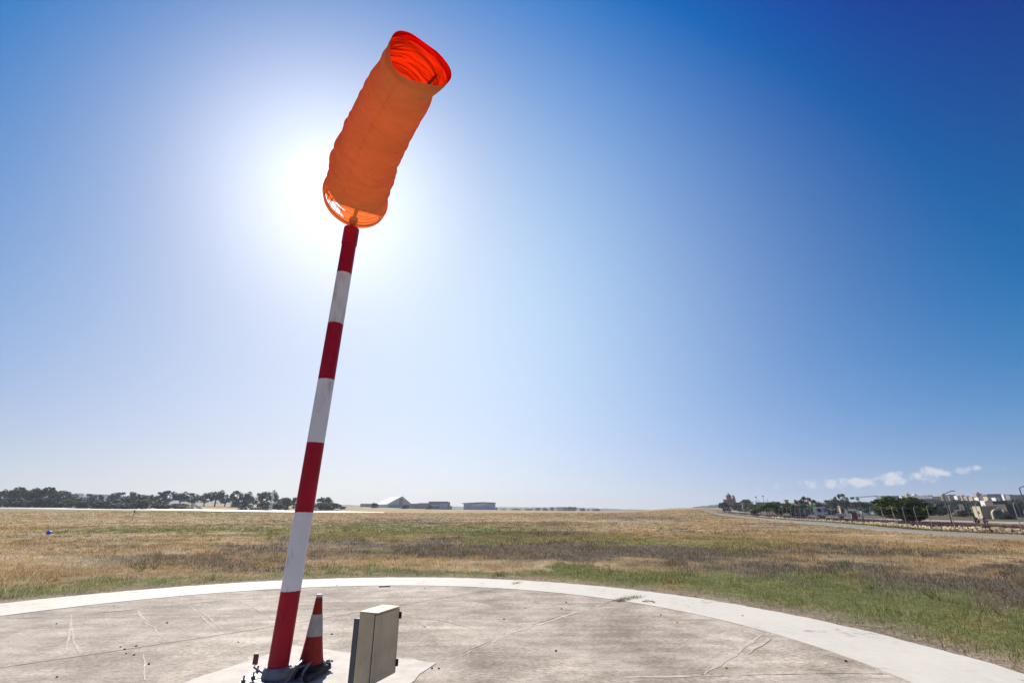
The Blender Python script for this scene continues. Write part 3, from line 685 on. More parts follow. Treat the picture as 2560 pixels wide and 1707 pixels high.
    for f in gap.faces:
        i, j = f.index // NA, f.index % NA; dp = (ph[j] - math.radians(-46) + math.pi) % (2 * math.pi) - math.pi; q = 1 - (dp / .52) ** 2
        if q > 0 and (.05 + .004 < tl[i] < .05 + .05 * q or .105 < tl[i] < .105 + .018 * q): kill.append(f)
    bmesh.ops.delete(gap, geom=kill, context='FACES'); gap.to_mesh(sk.data); gap.free()
    for g in (-66, -56, -44, -32, -22):
        a = surf(np.array([.045, .075, .115]), np.full(3, math.radians(g)), .002); mb = MB(); mb.path(list(a), .004, 5, 0, False); mb.build('lacing_cord', M_HEM, root)
    skin('mouth_hem', np.linspace(-.012, .056, 14), .004, M_HEM)
    skin('tail_hem', np.linspace(.972, 1.001, 6), .003, M_HEM)
    g = [a for a in np.linspace(0, 2 * np.pi, 80, endpoint=False) if math.sin(a) > -.52]; g = sorted(g, key=lambda a: (a + math.pi / 2) % (2 * math.pi)); cm_ = Mc + ax * L * .03; mb = MB()
    mb.add([cm_ + Rm * .985 * (math.cos(a) * e1 + math.sin(a) * .97 * e2) + ax * .10 * (1 - abs(math.sin(a) + .1)) * 0 for a in g], [list(range(len(g)))[::-1]]); mb.build('mouth_sun_screen', M_SOCK, root)  # added cloth panel, screens direct sun from the mouth of the sock
    # seam along the underside, and the strap inside the tail
    s = MB(); tt = np.linspace(.1, 1, 90); pp = np.full(90, math.radians(-62)); s.path(list(surf(tt, pp, .001)), .0028, 6, 0, False); s.build('seam', M_HEM, root, True)
    pa = surf(np.array([.93]), np.array([math.radians(152)]), -.01)[0]; pb = surf(np.array([.93]), np.array([math.radians(-110)]), -.01)[0]
    mb = MB(); mb.path([pa, (pa + pb) / 2 + e2 * .03, pb], .014, 6); mb.build('tail_strap', mat('dark_orange_strap', (.30, .04, .01), .8, .1, 5), root, True)
    # frame inside: mouth hoop, inner hoop, spokes, plate added for its shadow
    def hoop(t, rr, w, nm):
        c = Mc + ax * L * t; mb = MB(); mb.path([c + rr * (math.cos(g) * e1 + math.sin(g) * .97 * e2) for g in np.linspace(0, 2 * np.pi, 49)[:-1]], w, 8, closed=True); mb.build(nm, M_STEEL, root, True); return c
    c0 = hoop(.012, Rm * 1.0, .010, 'mouth_hoop'); c1 = hoop(.17, Rm * .84, .008, 'inner_hoop')
    hub = tp + np.array([0, 0, .19])
    for g in (35, 90, 145, 215, 270, 325):
        g = math.radians(g); mb = MB(); q = lambda c, rr: c + rr * (math.cos(g) * e1 + math.sin(g) * .97 * e2)
        mb.path([q(c0, Rm), q(c1, Rm * .84)], .006, 6); mb.build('frame_rod', M_STEEL, root, True)
    pos = c0 + ax * .05
    mb = MB(); mb.path([hub - (0, 0, .05), hub + (0, 0, .62)], .022, 12); mb.path([c0 - e1 * Rm, c0 + e1 * Rm], .010, 8); mb.path([c0 - e2 * Rm, c0 + e2 * Rm], .010, 8); mb.path([c0, c1 + ax * .2], .012, 8); mb.build('swivel_frame', M_STEEL, root, True)
    mb = MB(); u = ax; cc = Mc + ax * .36 - e2 * Rm * .35
    q = [cc + a * e1 * .17 + b * u * .26 for a, b in ((-1, -1), (1, -1), (.8, 1), (-.8, 1))]
    mb.hexa([p - e2 * .02 for p in q], [p + e2 * .02 for p in q]); mb.build('shadow_plate', M_HEM, root)
    return root
make_windsock()

# ------------------------------------------------------------------ traffic cone
def plane(px, py, z):
    d = ray(px, py); t = (z - H) / d[2]; return np.array([d[0] * t, d[1] * t, z])
def make_cone():
    C = plane(776, 1668, .07)
    top = at(796, 1484, C[1])[2]
    root = empty('traffic_cone', (C[0], C[1], .011), 0, 'scuffed orange-red traffic cone with a grey-white sleeve beside the windsock pole', 'traffic cone')
    M_C = mat('faded_cone_plastic', (.32, .010, .003), .6, .3, 7, .15, 30)
    grime(M_C, 22, (1, 1, .5), .55, .34, .46)
    M_B = mat('black_rubber', (.018, .018, .022), .75, .4, 9, .3, 40)
    M_R = mat('dirty_reflective_sleeve', (.42, .39, .36), .5, .3, 9, .05, 30)
    w = (830 - 722) / 2 * (C[1] * CT - 1.4 * ST) / F
    rz = math.radians(24)
    zb = .075; q = [plane(769, 1691, zb), plane(829, 1655, zb), None, plane(716, 1672, zb)]; q[2] = q[1] + q[3] - q[0]; o_ = np.array([C[0], C[1], .011])
    mid = (q[1] + q[3]) / 2; q = [p - o_ for p in q]; ce = (q[1] + q[3]) / 2
    mb = MB(); lo_ = [p + (p - ce) * .03 for p in q]; mb.hexa([(p[0], p[1], .008) for p in lo_], [(p[0], p[1], .062) for p in q]); mb.build('base', M_B, root, bevel=.010)
    mb = MB(); mb.lathe([(.150, .06), (.150, .078), (.140, .088), (.128, .105)], 36); mb.build('collar', M_B, root, True); k = None
    h = top - .011
    R = lambda z: .122 + (.029 - .122) * ((z - .10) / (h - .10)) ** .80
    body = [(R(z), z) for z in np.linspace(.10, h - .035, 26)]
    mb = MB(); mb.lathe(body, 40); mb.build('cone_body', M_C, root, True)
    za, zb = at(790, 1590, C[1])[2], at(790, 1536, C[1])[2]
    mb = MB(); mb.lathe([(R(z) + .003, z) for z in np.linspace(za, zb, 10)], 40); mb.build('reflective_sleeve', M_R, root, True)
    mb = MB(); mb.lathe([(.032, h - .05), (.031, h - .012), (.030, h - .01), (.030, h), (.022, h)], 28); mb.build('tip', mat('grey_tip_plastic', (.22, .26, .25), .5, .2, 20), root, True)
    mb = MB(); mb.lathe([(.0315, h - .02), (.0315, h - .004)], 28); mb.build('tip_band', M_WHITE, root, True)
    # litter on the corner of the base
    t = MB(); cr, sr = 1, 0; x, y = (q[1] * .84 + q[2] * .06)[:2]
    for (dx, dy, s) in ((0, 0, .022), (.03, .012, .016), (-.02, .02, .014), (.012, -.02, .013)):
        a, b2 = x + dx, y + dy; px, py = C[0] + a * cr - b2 * sr, C[1] + a * sr + b2 * cr
        t.hexa([(px - s, py - s, .078), (px + s, py - s * .7, .078), (px + s * .9, py + s, .078), (px - s * .8, py + s, .078)], [(px - s * .6, py - s * .4, .078 + s), (px + s * .6, py - s * .4, .078 + s * 1.3), (px + s * .4, py + s * .6, .078 + s), (px - s * .5, py + s * .5, .078 + s * .8)])
    tag(t.build('stone_chip', mat('white_stone', (.6, .6, .58), .8, .2, 20)), 'white stone chips lying on the corner of the traffic cone base', 'stones')
make_cone()

# ------------------------------------------------------------------ control cabinet on a post
def make_cabinet():
    bz = .17; zt = .71
    tr = at(1000.5, 1513.6, 5.0); zt = tr[2]
    P = {k: plane(*v, zt) for k, v in dict(a=(893.5, 1529), b=(945, 1531), c=(1000.5, 1513.6), d=(953, 1508)).items()}
    bz = at(990, 1682, P['c'][1])[2]
    X = (P['c'] - P['b'])[:2]; wx = np.linalg.norm(X); X /= wx
    D = np.array([-X[1], X[0]]); dp = abs((P['a'] - P['b'])[:2].dot(D)); 
    rz = math.atan2(X[1], X[0])
    root = empty('control_cabinet', (P['b'][0], P['b'][1], 0), rz, 'beige metal electrical cabinet with black hinges, right of the traffic cone', 'cabinet')
    M_CAB = mat('cream_painted_steel', (.66, .54, .345), .55, .16, 4, .06, 50)
    grime(M_CAB, 12, (1, 1, .6), .84, .34, .47)
    M_TOP = mat('cream_painted_steel_lid', (.56, .50, .40), .45, .1, 5)
    mb = MB(); mb.box(0, wx, .032, dp, bz, zt - .012); mb.build('body', M_CAB, root, bevel=.006)
    mb = MB(); mb.box(-.002, wx + .002, 0, .022, bz + .004, zt - .018); mb.build('door', M_CAB, root, bevel=.004)
    mb = MB(); mb.box(-.003, wx + .003, -.004, dp + .003, zt - .012, zt); mb.build('lid', M_CAB, root, bevel=.003)
    mb = MB(); mb.box(.005, wx - .005, .021, .033, bz + .003, zt - .016); mb.build('door_seal', M_DKST, root)
    for z in (zt - .075, bz + .085):
        mb = MB(); mb.path([(wx + .004, -.006, z - .028), (wx + .004, -.006, z + .028)], .013, 14); mb.build('hinge', mat('black_plastic', (.012, .012, .014), .5, .1, 10), root, True)
    mb = MB(); a = .045
    x0 = -.004
    mb.box(.012, .05, dp, dp + .04, 0, zt - .06); mb.box(.0, .012, dp + .002, dp + .055, 0, zt - .06); mb.build('mounting_post', mat('grey_channel_steel', (.11, .12, .135), .6, .15, 8, .1, 40, metal=.2), root)
    mb = MB(); mb.box(wx - .06, wx - .02, dp, dp + .04, 0, zt - .06); mb.build('mounting_post', MATS['grey_channel_steel'], root)
make_cabinet()

# ------------------------------------------------------------------ small things on the pad
def lump(r, seed, n=7, flat=.6):
    rnd = random.Random(seed); mb = MB(); prof = []
    vs = [(0, 0, r * flat * 1.6)]; rings = 3
    for i in range(1, rings + 1):
        a = math.pi / 2 * i / rings
        for j in range(n):
            g = 2 * math.pi * j / n; q = r * (1 + rnd.uniform(-.25, .25)); vs.append((q * math.sin(a) * math.cos(g), q * math.sin(a) * math.sin(g) * .8, q * math.cos(a) * flat * 1.5))
    fs = [[0, 1 + j, 1 + (j + 1) % n] for j in range(n)]
    for i in range(rings - 1): fs += [[1 + i * n + j, 1 + (i + 1) * n + j, 1 + (i + 1) * n + (j + 1) % n, 1 + i * n + (j + 1) % n] for j in range(n)]
    fs.append([1 + (rings - 1) * n + j for j in range(n - 1, -1, -1)])
    return mb.add(vs, fs)
M_PEB = mat('dark_pebble_stone', (.05, .045, .04), .9, .3, 30)
PEB = [(285, 1514), (141, 1559), (417, 1557), (301, 1617), (311, 1623), (315, 1634), (335, 1637), (372, 1660), (142, 1692), (340, 1615), (596, 1605), (842, 1464), (829, 1585), (1062, 1567), (1260, 1548), (1080, 1671), (1097, 1671), (1404, 1522), (1693, 1556), (1652, 1537), (1816, 1670), (1857, 1540), (2115, 1653), (800, 1452), (1415, 1506), (451, 1487), (1062, 1470), (1390, 1627)]
for i, (px, py) in enumerate(PEB):
    g = ground(px, py); o = lump(.011 + .007 * ((i * 7) % 5) / 5, i).build('pebble', M_PEB)
    o.location = (g[0], g[1], .004 if 640 < px < 1090 and py > 1620 else (.005 if np.hypot(g[0] - PADI[0], g[1] - PADI[1]) > RI else -.001))
    tag(o, 'small dark pebble lying on the pale concrete of the pad', 'pebble', 'pebbles scattered on the concrete pad')
g0, g1 = ground(946, 1466), ground(976, 1465)
mb = MB(); a = math.atan2(g1[1] - g0[1], g1[0] - g0[0]); l = np.linalg.norm(g1 - g0)
mb.box(0, l, -.07, .07, 0, .028, ins=.08); o = mb.build('stone_block', mat('whitewashed_stone', (.70, .66, .60), .85, .2, 12, .5, 30), bevel=.01)
o.location = (g0[0], g0[1], .0); o.rotation_euler = (0, 0, a); tag(o, 'low whitewashed stone block on the inner edge of the painted ring', 'stone block')
def clump(name, pts, n, hgt, cols, seed, sp=.05, m=None, wid=.008):
    r = np.random.RandomState(seed); P = np.array([ground(*p) for p in pts]); seg = r.randint(0, len(P) - 1, n); s = r.rand(n, 1)
    Q = P[seg] * (1 - s) + P[seg + 1] * s; X = Q[:, 0] + r.normal(0, sp, n); Y = Q[:, 1] + r.normal(0, sp, n)
    C = np.array(cols)[r.randint(0, len(cols), n)] * r.uniform(.7, 1.3, (n, 1))
    V, Fn, Cc = blades(n, X, Y, hgt * r.uniform(.4, 1.2, n) + .03, np.full(n, wid), C, seed, 1.6)
    return soup(name, V, Fn, Cc, bpy.data.materials['grass_blade'])
clump('joint_weeds', [(1542, 1504), (1565, 1498), (1600, 1492)], 700, .05, [(.25, .17, .09), (.18, .13, .07), (.2, .2, .06)], 3, .05)
tag(clump('dry_weed', [(1286, 1461), (1298, 1456)], 120, .05, [(.16, .11, .07)], 4, .03), kind='stuff')
mb = MB(); p0, p1 = ground(1606, 1505), ground(1638, 1507); q = (p0 + p1) / 2
for s in (-.2, .3): mb.path([q + (p1 - p0) * s + (0, 0, .02), q + (p1 - p0) * (s + .12) + (0, .12, .035)], .005, 5)
mb.path([p0 + (0, 0, .018), q + (0, .02, .03), p1 + (0, 0, .018)], .008, 6)
tag(mb.build('dry_twig', MATS['dead_stalk']), 'broken brown twig lying on the painted ring near the joint', 'twig')

# ------------------------------------------------------------------ markers and litter in the field
M_BLK = mat('black_paint', (.02, .02, .02), .5, .2, 5)
def marker(px, top, base, label, lean=0.0, w=.07):
    g = ground(px, base); zt = at(px, top, g[1])[2]; h = zt - g[2]
    o = empty('marker_post', g, .3, label, 'marker post', 'black-topped white marker posts in the field'); o.rotation_euler = (0, lean, .2)
    mb = MB(); mb.path([(0, 0, -.05), (0, 0, h * .74)], w, 12); mb.build('post', M_WHITE, o, True)
    mb = MB(); mb.path([(0, 0, h * .74), (0, 0, h * .97), (0, 0, h)], [w * 1.03, w * 1.03, w * .7], 12); mb.build('black_top', M_BLK, o, True)
marker(330, 1274, 1301, 'white marker post with a black top, alone in the field left of the pole', 0.0, .09)
marker(834, 1277, 1291, 'white black-topped marker post just right of the striped pole', 0, .06)
marker(1063, 1273, 1286, 'thin black-topped marker post in front of the flat-roofed hangar', 0, .05)
g = ground(121, 1335)
def bag():
    rnd = random.Random(5); bm = bmesh.new(); bmesh.ops.create_icosphere(bm, subdivisions=3, radius=.32)
    for v in bm.verts:
        q = v.co.normalized(); v.co = v.co * (1 + .10 * math.sin(q.x * 6 + 1) * math.cos(q.y * 7) + .07 * math.sin(q.z * 9 + q.x * 5)); v.co.z = max(v.co.z * .95 + .24, -.0)
    me = bpy.data.meshes.new('plastic_bag'); bm.to_mesh(me); bm.free(); me.materials.append(mat('blue_plastic_film', (.03, .22, .72), .35, .25, 6, trans=.5, tcol=(.03, .3, .9)))
    o = bpy.data.objects.new('plastic_bag', me); COL.objects.link(o); o.location = [float(q) for q in g]; o.scale = (.5, .42, .48)
    tag(o, 'bright blue plastic bag lying in the dry grass at far left', 'plastic bag')
bag()

# ------------------------------------------------------------------ trees and bushes
def leaf_mat(name, col): return mat(name, col, .7, .35, 3.0, trans=.25, spec=.25)
LEAF = {'dark': [leaf_mat('dark_evergreen_leaf', (.048, .068, .028)), leaf_mat('dusty_evergreen_leaf', (.09, .11, .05))],
        'olive': [leaf_mat('olive_leaf', (.085, .10, .042)), leaf_mat('dark_olive_leaf', (.045, .058, .025))],  # two olive tones, mixed at random by clump
        'bright': [leaf_mat('fresh_green_leaf', (.16, .23, .045)), leaf_mat('deep_green_leaf', (.05, .085, .02))],
        'rust': [leaf_mat('rusty_leaf', (.11, .075, .035)), leaf_mat('dull_green_leaf', (.05, .065, .03))]}
M_BARK = mat('grey_bark', (.13, .11, .095), .9, .3, 4)
def leaves(mb, c, r, n, size, rnd, mi, flat=1.0):
    for _ in range(n):
        while True:
            p = np.array([rnd.uniform(-1, 1) for _ in range(3)])
            if p.dot(p) <= 1: break
        p = p * (1 if rnd.random() < .45 else 1 / max(.35, np.linalg.norm(p)) ** .5)
        q = c + p * r * np.array([1, 1, flat]); a = np.array([rnd.gauss(0, 1) for _ in range(3)]); a /= np.linalg.norm(a); b = np.cross(a, [rnd.gauss(0, 1) for _ in range(3)]); b /= np.linalg.norm(b) + 1e-9
        s = size * rnd.uniform(.6, 1.5)
        mb.add([q - a * s, q + b * s * .55, q + a * s, q - b * s * .55], [[0, 1, 2, 3]], mi)
def make_proto(kind, seed, pal):
    rnd = random.Random(seed); V = lambda *a: np.array(a, float)
    tr, cr = MB(), MB(); cl = []
    if kind == 'tall':
        ln = V(rnd.uniform(-.05, .05), 0, .5); tr.path([V(0, 0, -.03), ln, V(ln[0] * 1.6, 0, .8)], [.035, .022, .01], 7)
        for i in range(15):
            z = rnd.uniform(.34, .92); w = .42 * math.sin(math.pi * min(1, (z - .2) / .85)) ** .7; a = rnd.uniform(0, 6.28); d = rnd.uniform(.3, 1) * w
            c = V(math.cos(a) * d, math.sin(a) * d, z); tr.path([V(0, 0, max(.2, z - .25)), c], [.012, .004], 5); cl.append((c, rnd.uniform(.09, .15), 60, .042))
    elif kind == 'round':
        tr.path([V(0, 0, -.03), V(.01, 0, .4), V(0, 0, .7)], [.05, .035, .012], 7)
        for i in range(24):
            z = rnd.uniform(.22, .86); w = .40 * math.sin(math.pi * min(1, (z + .02) / 1.0)) ** .6; a = rnd.uniform(0, 6.28); d = rnd.uniform(.35, 1) * w
            c = V(math.cos(a) * d, math.sin(a) * d, z); tr.path([V(0, 0, max(.15, z - .3)), c], [.014, .005], 5); cl.append((c, rnd.uniform(.12, .18), 60, .048))
    elif kind == 'bush':
        for i in range(3): a = i * 2.1; tr.path([V(0, 0, -.03), V(math.cos(a) * .15, math.sin(a) * .15, .45)], [.03, .01], 5)
        for i in range(22):
            z = rnd.uniform(.08, .82); w = .42 * math.sqrt(max(0, 1 - (z / .98) ** 2)); a = rnd.uniform(0, 6.28); d = rnd.uniform(.3, 1) * w
            cl.append((V(math.cos(a) * d, math.sin(a) * d, z), rnd.uniform(.13, .19), 50, .058))
    elif kind == 'umbrella':
        tr.path([V(0, 0, -.03), V(.03, 0, .32)], [.045, .035], 7)
        for i in range(17):
            a = rnd.uniform(0, 6.28); d = rnd.uniform(.1, .46) if i > 6 else rnd.uniform(.36, .47); z = .93 - (d / .5) ** 2 * .33 + rnd.uniform(-.05, .03); c = V(math.cos(a) * d, math.sin(a) * d, z)
            tr.path([V(.03, 0, .3), V(math.cos(a) * d * .5, math.sin(a) * d * .5, .3 + (z - .3) * .6), c], [.022, .012, .005], 5); cl.append((c, rnd.uniform(.065, .105), 46, .034))
    elif kind == 'big':
        tr.path([V(0, 0, -.03), V(.04, 0, .2), V(.1, .02, .5)], [.05, .04, .02], 8)
        for i in range(80):
            z = rnd.uniform(.2, .9); w = .44 * math.sin(math.pi * min(1, max(.02, (z - .08) / .93))) ** .55; a = rnd.uniform(0, 6.28); d = rnd.uniform(.3, 1) ** .7 * w
            c = V(math.cos(a) * d + .02, math.sin(a) * d, z + .05 * math.sin(a * 2)); cl.append((c, rnd.uniform(.09, .14), 75, .036))
            if i % 4 == 0: tr.path([V(.06, .01, .3), c], [.018, .006], 5)
    elif kind == 'grove':      # several bare stems under one leaning crown
        for i in range(7):
            x = -.32 + i * .11; tr.path([V(x * .9, rnd.uniform(-.1, .1), -.03), V(x, rnd.uniform(-.1, .1), .35), V(x * 1.1, 0, .65)], [.018, .015, .008], 6)
        for i in range(30):
            x = rnd.uniform(-.4, .4); z = .62 + rnd.uniform(-.18, .26) * (1 - abs(x) * .8) - (.2 if x < -.22 else 0); cl.append((V(x, rnd.uniform(-.3, .3), z), rnd.uniform(.11, .16), 60, .042))
    for i, (c, r, n, s) in enumerate(cl): leaves(cr, c, r, n, s, rnd, 0 if rnd.random() < .5 else 1)
    root = empty('tree', (0, 0, -500))
    tr.build('trunk', M_BARK, root, True); cr.build('crown', LEAF[pal], root)
    return root
PROTO = {}
USED = set()
ORD = ['leftmost', 'second', 'third', 'fourth', 'fifth', 'sixth', 'seventh', 'eighth', 'ninth', 'tenth', 'eleventh', 'twelfth', 'thirteenth', 'fourteenth', 'fifteenth', 'sixteenth', 'seventeenth', 'eighteenth', 'nineteenth', 'twentieth', 'twenty-first', 'twenty-second', 'twenty-third', 'twenty-fourth', 'twenty-fifth', 'twenty-sixth', 'twenty-seventh', 'twenty-eighth', 'twenty-ninth', 'thirtieth']
def nth(i): return ORD[0] if i == 0 else ORD[i] + ' from the left'
def plant(name, kind, pal, var, px, top, wpx, Y, label, cat, group=None, rz=None):
    key = (kind, pal, var)
    p = at(px, 1270, Y); z0 = zat(p[0], Y); hgt = max(1.0, at(px, top, Y)[2] - z0); wd = wpx * (Y * CT + (z0 - H) * ST) / F / .95
    args = ((p[0], Y, z0 - .03 * hgt), (px * 1.7) % 6.28 if rz is None else rz, (wd, wd, hgt))
    if key not in PROTO: PROTO[key] = make_proto(kind, hash_(key), pal)
    s = PROTO[key]
    if key not in USED:
        USED.add(key); o = s; o.name = name; o.location = args[0]; o.rotation_euler = (0, 0, args[1]); o.scale = args[2]; tag(o, label, cat, group)
        if 'group' in o and not group: del o['group']
    else:
        o = dup(s, args[0], args[1], args[2], label, cat, group); o.name = name
        if 'group' in o and not group: del o['group']
    return o
def hash_(key): return sum((i + 3) * ord(c) for i, c in enumerate(''.join(map(str, key))))
LT = [(-60, 1224, 70, 340, 'round'), (12, 1222, 52, 330, 'round'), (38, 1217, 40, 345, 'tall'), (66, 1223, 40, 330, 'round'), (88, 1219, 42, 340, 'round'), (112, 1217, 42, 335, 'tall'), (140, 1227, 50, 340, 'round'), (200, 1234, 34, 400, 'tall'), (235, 1236, 30, 400, 'tall'), (278, 1236, 26, 360, 'round'),
      (302, 1230, 40, 350, 'tall'), (325, 1229, 30, 355, 'tall'), (348, 1236, 36, 340, 'round'), (385, 1229, 36, 400, 'tall'), (418, 1226, 44, 400, 'tall'), (446, 1229, 34, 405, 'tall'), (478, 1232, 44, 410, 'tall'), (508, 1231, 34, 410, 'tall'), (535, 1224, 40, 405, 'tall'),
      (560, 1231, 32, 410, 'tall'), (588, 1226, 32, 405, 'tall'), (612, 1229, 28, 410, 'tall'), (632, 1232, 26, 405, 'tall'), (652, 1228, 26, 410, 'tall'), (676, 1225, 28, 405, 'tall'), (706, 1243, 32, 390, 'round'), (733, 1243, 24, 400, 'tall'), (810, 1242, 34, 380, 'round'), (800, 1256, 40, 360, 'round')]
LT.sort()
for i, (px, top, w, Y, kd) in enumerate(LT):
    plant('gum_tree' if kd == 'tall' else 'carob_tree', kd, 'dark', i % 3, px, top - 1.5, w * 1.3, Y, ('tall open-crowned dark tree' if kd == 'tall' else 'dense dark rounded tree') + ', %s in the tree line beyond the runway' % nth(i), 'tree', 'trees beyond the runway')
LB = [(-40, 1246, 70, 305), (15, 1243, 66, 300), (60, 1250, 50, 300), (104, 1242, 48, 300), (130, 1252, 60, 305), (172, 1248, 52, 310), (215, 1250, 60, 300), (265, 1252, 60, 300), (310, 1255, 60, 300), (355, 1248, 36, 305), (395, 1252, 52, 320), (440, 1258, 60, 320), (612, 1250, 26, 380), (590, 1252, 28, 400), (660, 1252, 30, 380), (690, 1256, 34, 370), (700, 1252, 28, 385), (752, 1258, 34, 420), (828, 1254, 44, 370), (858, 1266, 16, 390), (936, 1256, 18, 460), (1014, 1262, 16, 500), (1075, 1262, 14, 600), (716, 1266, 12, 350), (700, 1268, 9, 350)]
LB.sort()
for i, (px, top, w, Y) in enumerate(LB):
    plant('shrub', 'bush', 'olive' if i % 3 else 'dark', i % 2, px, top - 1, w * 1.25, Y, ('low olive-green bush' if i % 3 else 'low blackish green bush') + ', %s along the runway edge' % nth(i), 'bush', 'bushes beyond the runway')

RT = [  # right side: name, kind, palette, px, top, width, distance, label
    ('oleander_tree', 'big', 'bright', 2262, 1240, 104, 78, 'big leafy green tree standing over the rubble wall among the fence posts'),
    ('stem_grove', 'grove', 'bright', 1934, 1253, 48, 122, 'clump of bare-stemmed bushy green trees left of the white truck'),
    ('stem_grove', 'grove', 'bright', 1891, 1264, 24, 135, 'smaller bare-stemmed green tree clump, left of the larger clump'),
    ('round_tree', 'round', 'bright', 1974, 1255, 30, 170, 'low rounded green tree just right of the bare-stemmed clump'),
    ('umbrella_tree', 'umbrella', 'rust', 2012, 1240, 42, 200, 'lone flat-topped umbrella tree with thin spreading limbs'),
    ('rusty_tree', 'tall', 'rust', 2043, 1248, 22, 230, 'rust-brown sparse tree beside the cream building, right of the umbrella tree'),
    ('gum_tree', 'umbrella', 'dark', 2108, 1232, 26, 300, 'tallest thin-crowned tree rising above the dark grove'),
    ('round_tree', 'round', 'dark', 2090, 1246, 34, 290, 'dark tree at the left of the grove behind the pickup'),
    ('round_tree', 'round', 'dark', 2118, 1247, 40, 280, 'dark dense tree in the middle of the grove behind the pickup'),
    ('round_tree', 'round', 'olive', 2150, 1254, 44, 260, 'olive-green rounded tree at the right of the grove'),
    ('round_tree', 'bush', 'olive', 2185, 1256, 44, 270, 'low olive tree between the grove and the big green tree'),
    ('round_tree', 'bush', 'dark', 2207, 1258, 30, 230, 'dark bush touching the left side of the big green tree'),
    ('hill_tree', 'bush', 'dark', 1803, 1256, 12, 330, 'small dark bush on the hill road, left of the church'),
    ('hill_tree', 'bush', 'dark', 1814, 1252, 19, 300, 'round dark tree directly in front of the church'),
    ('hill_tree', 'bush', 'dark', 1846, 1255, 18, 400, 'low dark tree at the right foot of the church'),
    ('hill_tree', 'round', 'dark', 1867, 1248, 32, 390, 'wide dark tree crowning the hill right of the church'),
    ('hill_tree', 'bush', 'olive', 1838, 1261, 28, 290, 'grassy olive thicket on the hillside below the church'),
    ('hill_tree', 'bush', 'olive', 1858, 1263, 26, 250, 'olive thicket in front of the cream hut'),
    ('hill_tree', 'bush', 'dark', 1885, 1260, 26, 320, 'dark bush right of the cream hut on the hillside'),
    ('hill_tree', 'bush', 'dark', 1942, 1252, 22, 420, 'dark treetop rising behind the larger bare-stemmed clump'),
    ('hill_tree', 'bush', 'dark', 1906, 1261, 24, 360, 'dark bush on the skyline between the masts'),
    ('field_bush', 'bush', 'olive', 2350, 1266, 44, 190, 'prickly pear hedge just right of the big green tree'),
    ('field_bush', 'bush', 'olive', 2327, 1265, 34, 170, 'pale-green hedge clump against the right side of the big tree'),
    ('field_bush', 'bush', 'dark', 2402, 1249, 40, 330, 'dark bush below the hillside houses, left of the farm'),
    ('field_bush', 'bush', 'dark', 2380, 1253, 26, 320, 'small dark bush beside the near street lamp'),
    ('field_bush', 'bush', 'dark', 2455, 1249, 34, 300, 'dark tree behind the cream farm gable'),
    ('field_bush', 'bush', 'dark', 2552, 1246, 40, 300, 'dark tree at the right edge behind the barn'),
    ('field_bush', 'bush', 'dark', 2030, 1262, 30, 240, 'low dark bush under the rusty tree'),
    ('field_bush', 'bush', 'dark', 2000, 1261, 40, 260, 'low dark hedge under the umbrella tree'),
    ('field_bush', 'bush', 'dark', 2065, 1258, 36, 330, 'low dark trees in front of the left crane'),
    ('field_bush', 'bush', 'olive', 2072, 1272, 42, 180, 'dry olive thicket between truck and pickup'),
    ('field_bush', 'bush', 'olive', 1998, 1275, 30, 180, 'dry olive thicket behind the dark car'),
    ('field_bush', 'bush', 'bright', 2167, 1268, 20, 170, 'rounded bright green bush behind the red and white sign'),
    ('field_bush', 'bush', 'olive', 2405, 1275, 40, 150, 'rubble-strewn scrub mound left of the farm gable'),
    ('field_bush', 'bush', 'olive', 2512, 1286, 36, 110, 'low weedy mound in front of the arched gateway')]
FT = [(2300, 1250, 34), (2330, 1251, 30), (2352, 1248, 32), (2378, 1249, 30), (2400, 1247, 34), (2424, 1249, 30), (2442, 1250, 26), (2466, 1250, 30), (2506, 1249, 34), (2536, 1246, 34), (2562, 1244, 36)]
for i, (px, top, w) in enumerate(FT):
    plant('hedge_tree', 'bush', 'dark' if i % 2 else 'olive', i % 2 + 3, px, top, w * 1.3, 440 - 12 * (i % 3), 'dark bushy tree, %s in the belt below the hilltop houses' % nth(i), 'tree', 'belt of trees below the hilltop houses')
for i, (nm, kd, pl, px, top, w, Y, lab) in enumerate(RT):
    plant(nm, kd, pl, (i % 2) + 3 if kd != 'big' else 0, px, top - 1, w * 1.18, Y, lab, 'tree' if kd not in ('bush',) else 'bush')

# ------------------------------------------------------------------ rubble wall, fence, flowers along the country road
WALL = [(1795, 1281.5), (1864, 1289), (1937, 1296), (2018, 1302), (2130, 1308.5), (2230, 1315.5), (2337, 1324), (2450, 1329.5), (2560, 1334.6), (2760, 1345)]
def dense(pts, step):
    P = []
    for a, b in zip(pts[:-1], pts[1:]):
        for i in range(20): P.append(ground(a[0] + (b[0] - a[0]) * i / 20, a[1] + (b[1] - a[1]) * i / 20))
    P.append(ground(*pts[-1])); P = np.array(P); d = np.r_[0, np.cumsum(np.hypot(*np.diff(P[:, :2], axis=0).T))]
    t = np.arange(0, d[-1], step); X = np.interp(t, d, P[:, 0]); Y = np.interp(t, d, P[:, 1])
    return np.c_[X, Y, terr(X, Y)], t
WP, WT = dense(WALL, .25)
def wall_h(p): return .30 + .06 * math.sin(p[0] * .9) + .04 * math.sin(p[1] * 1.7)
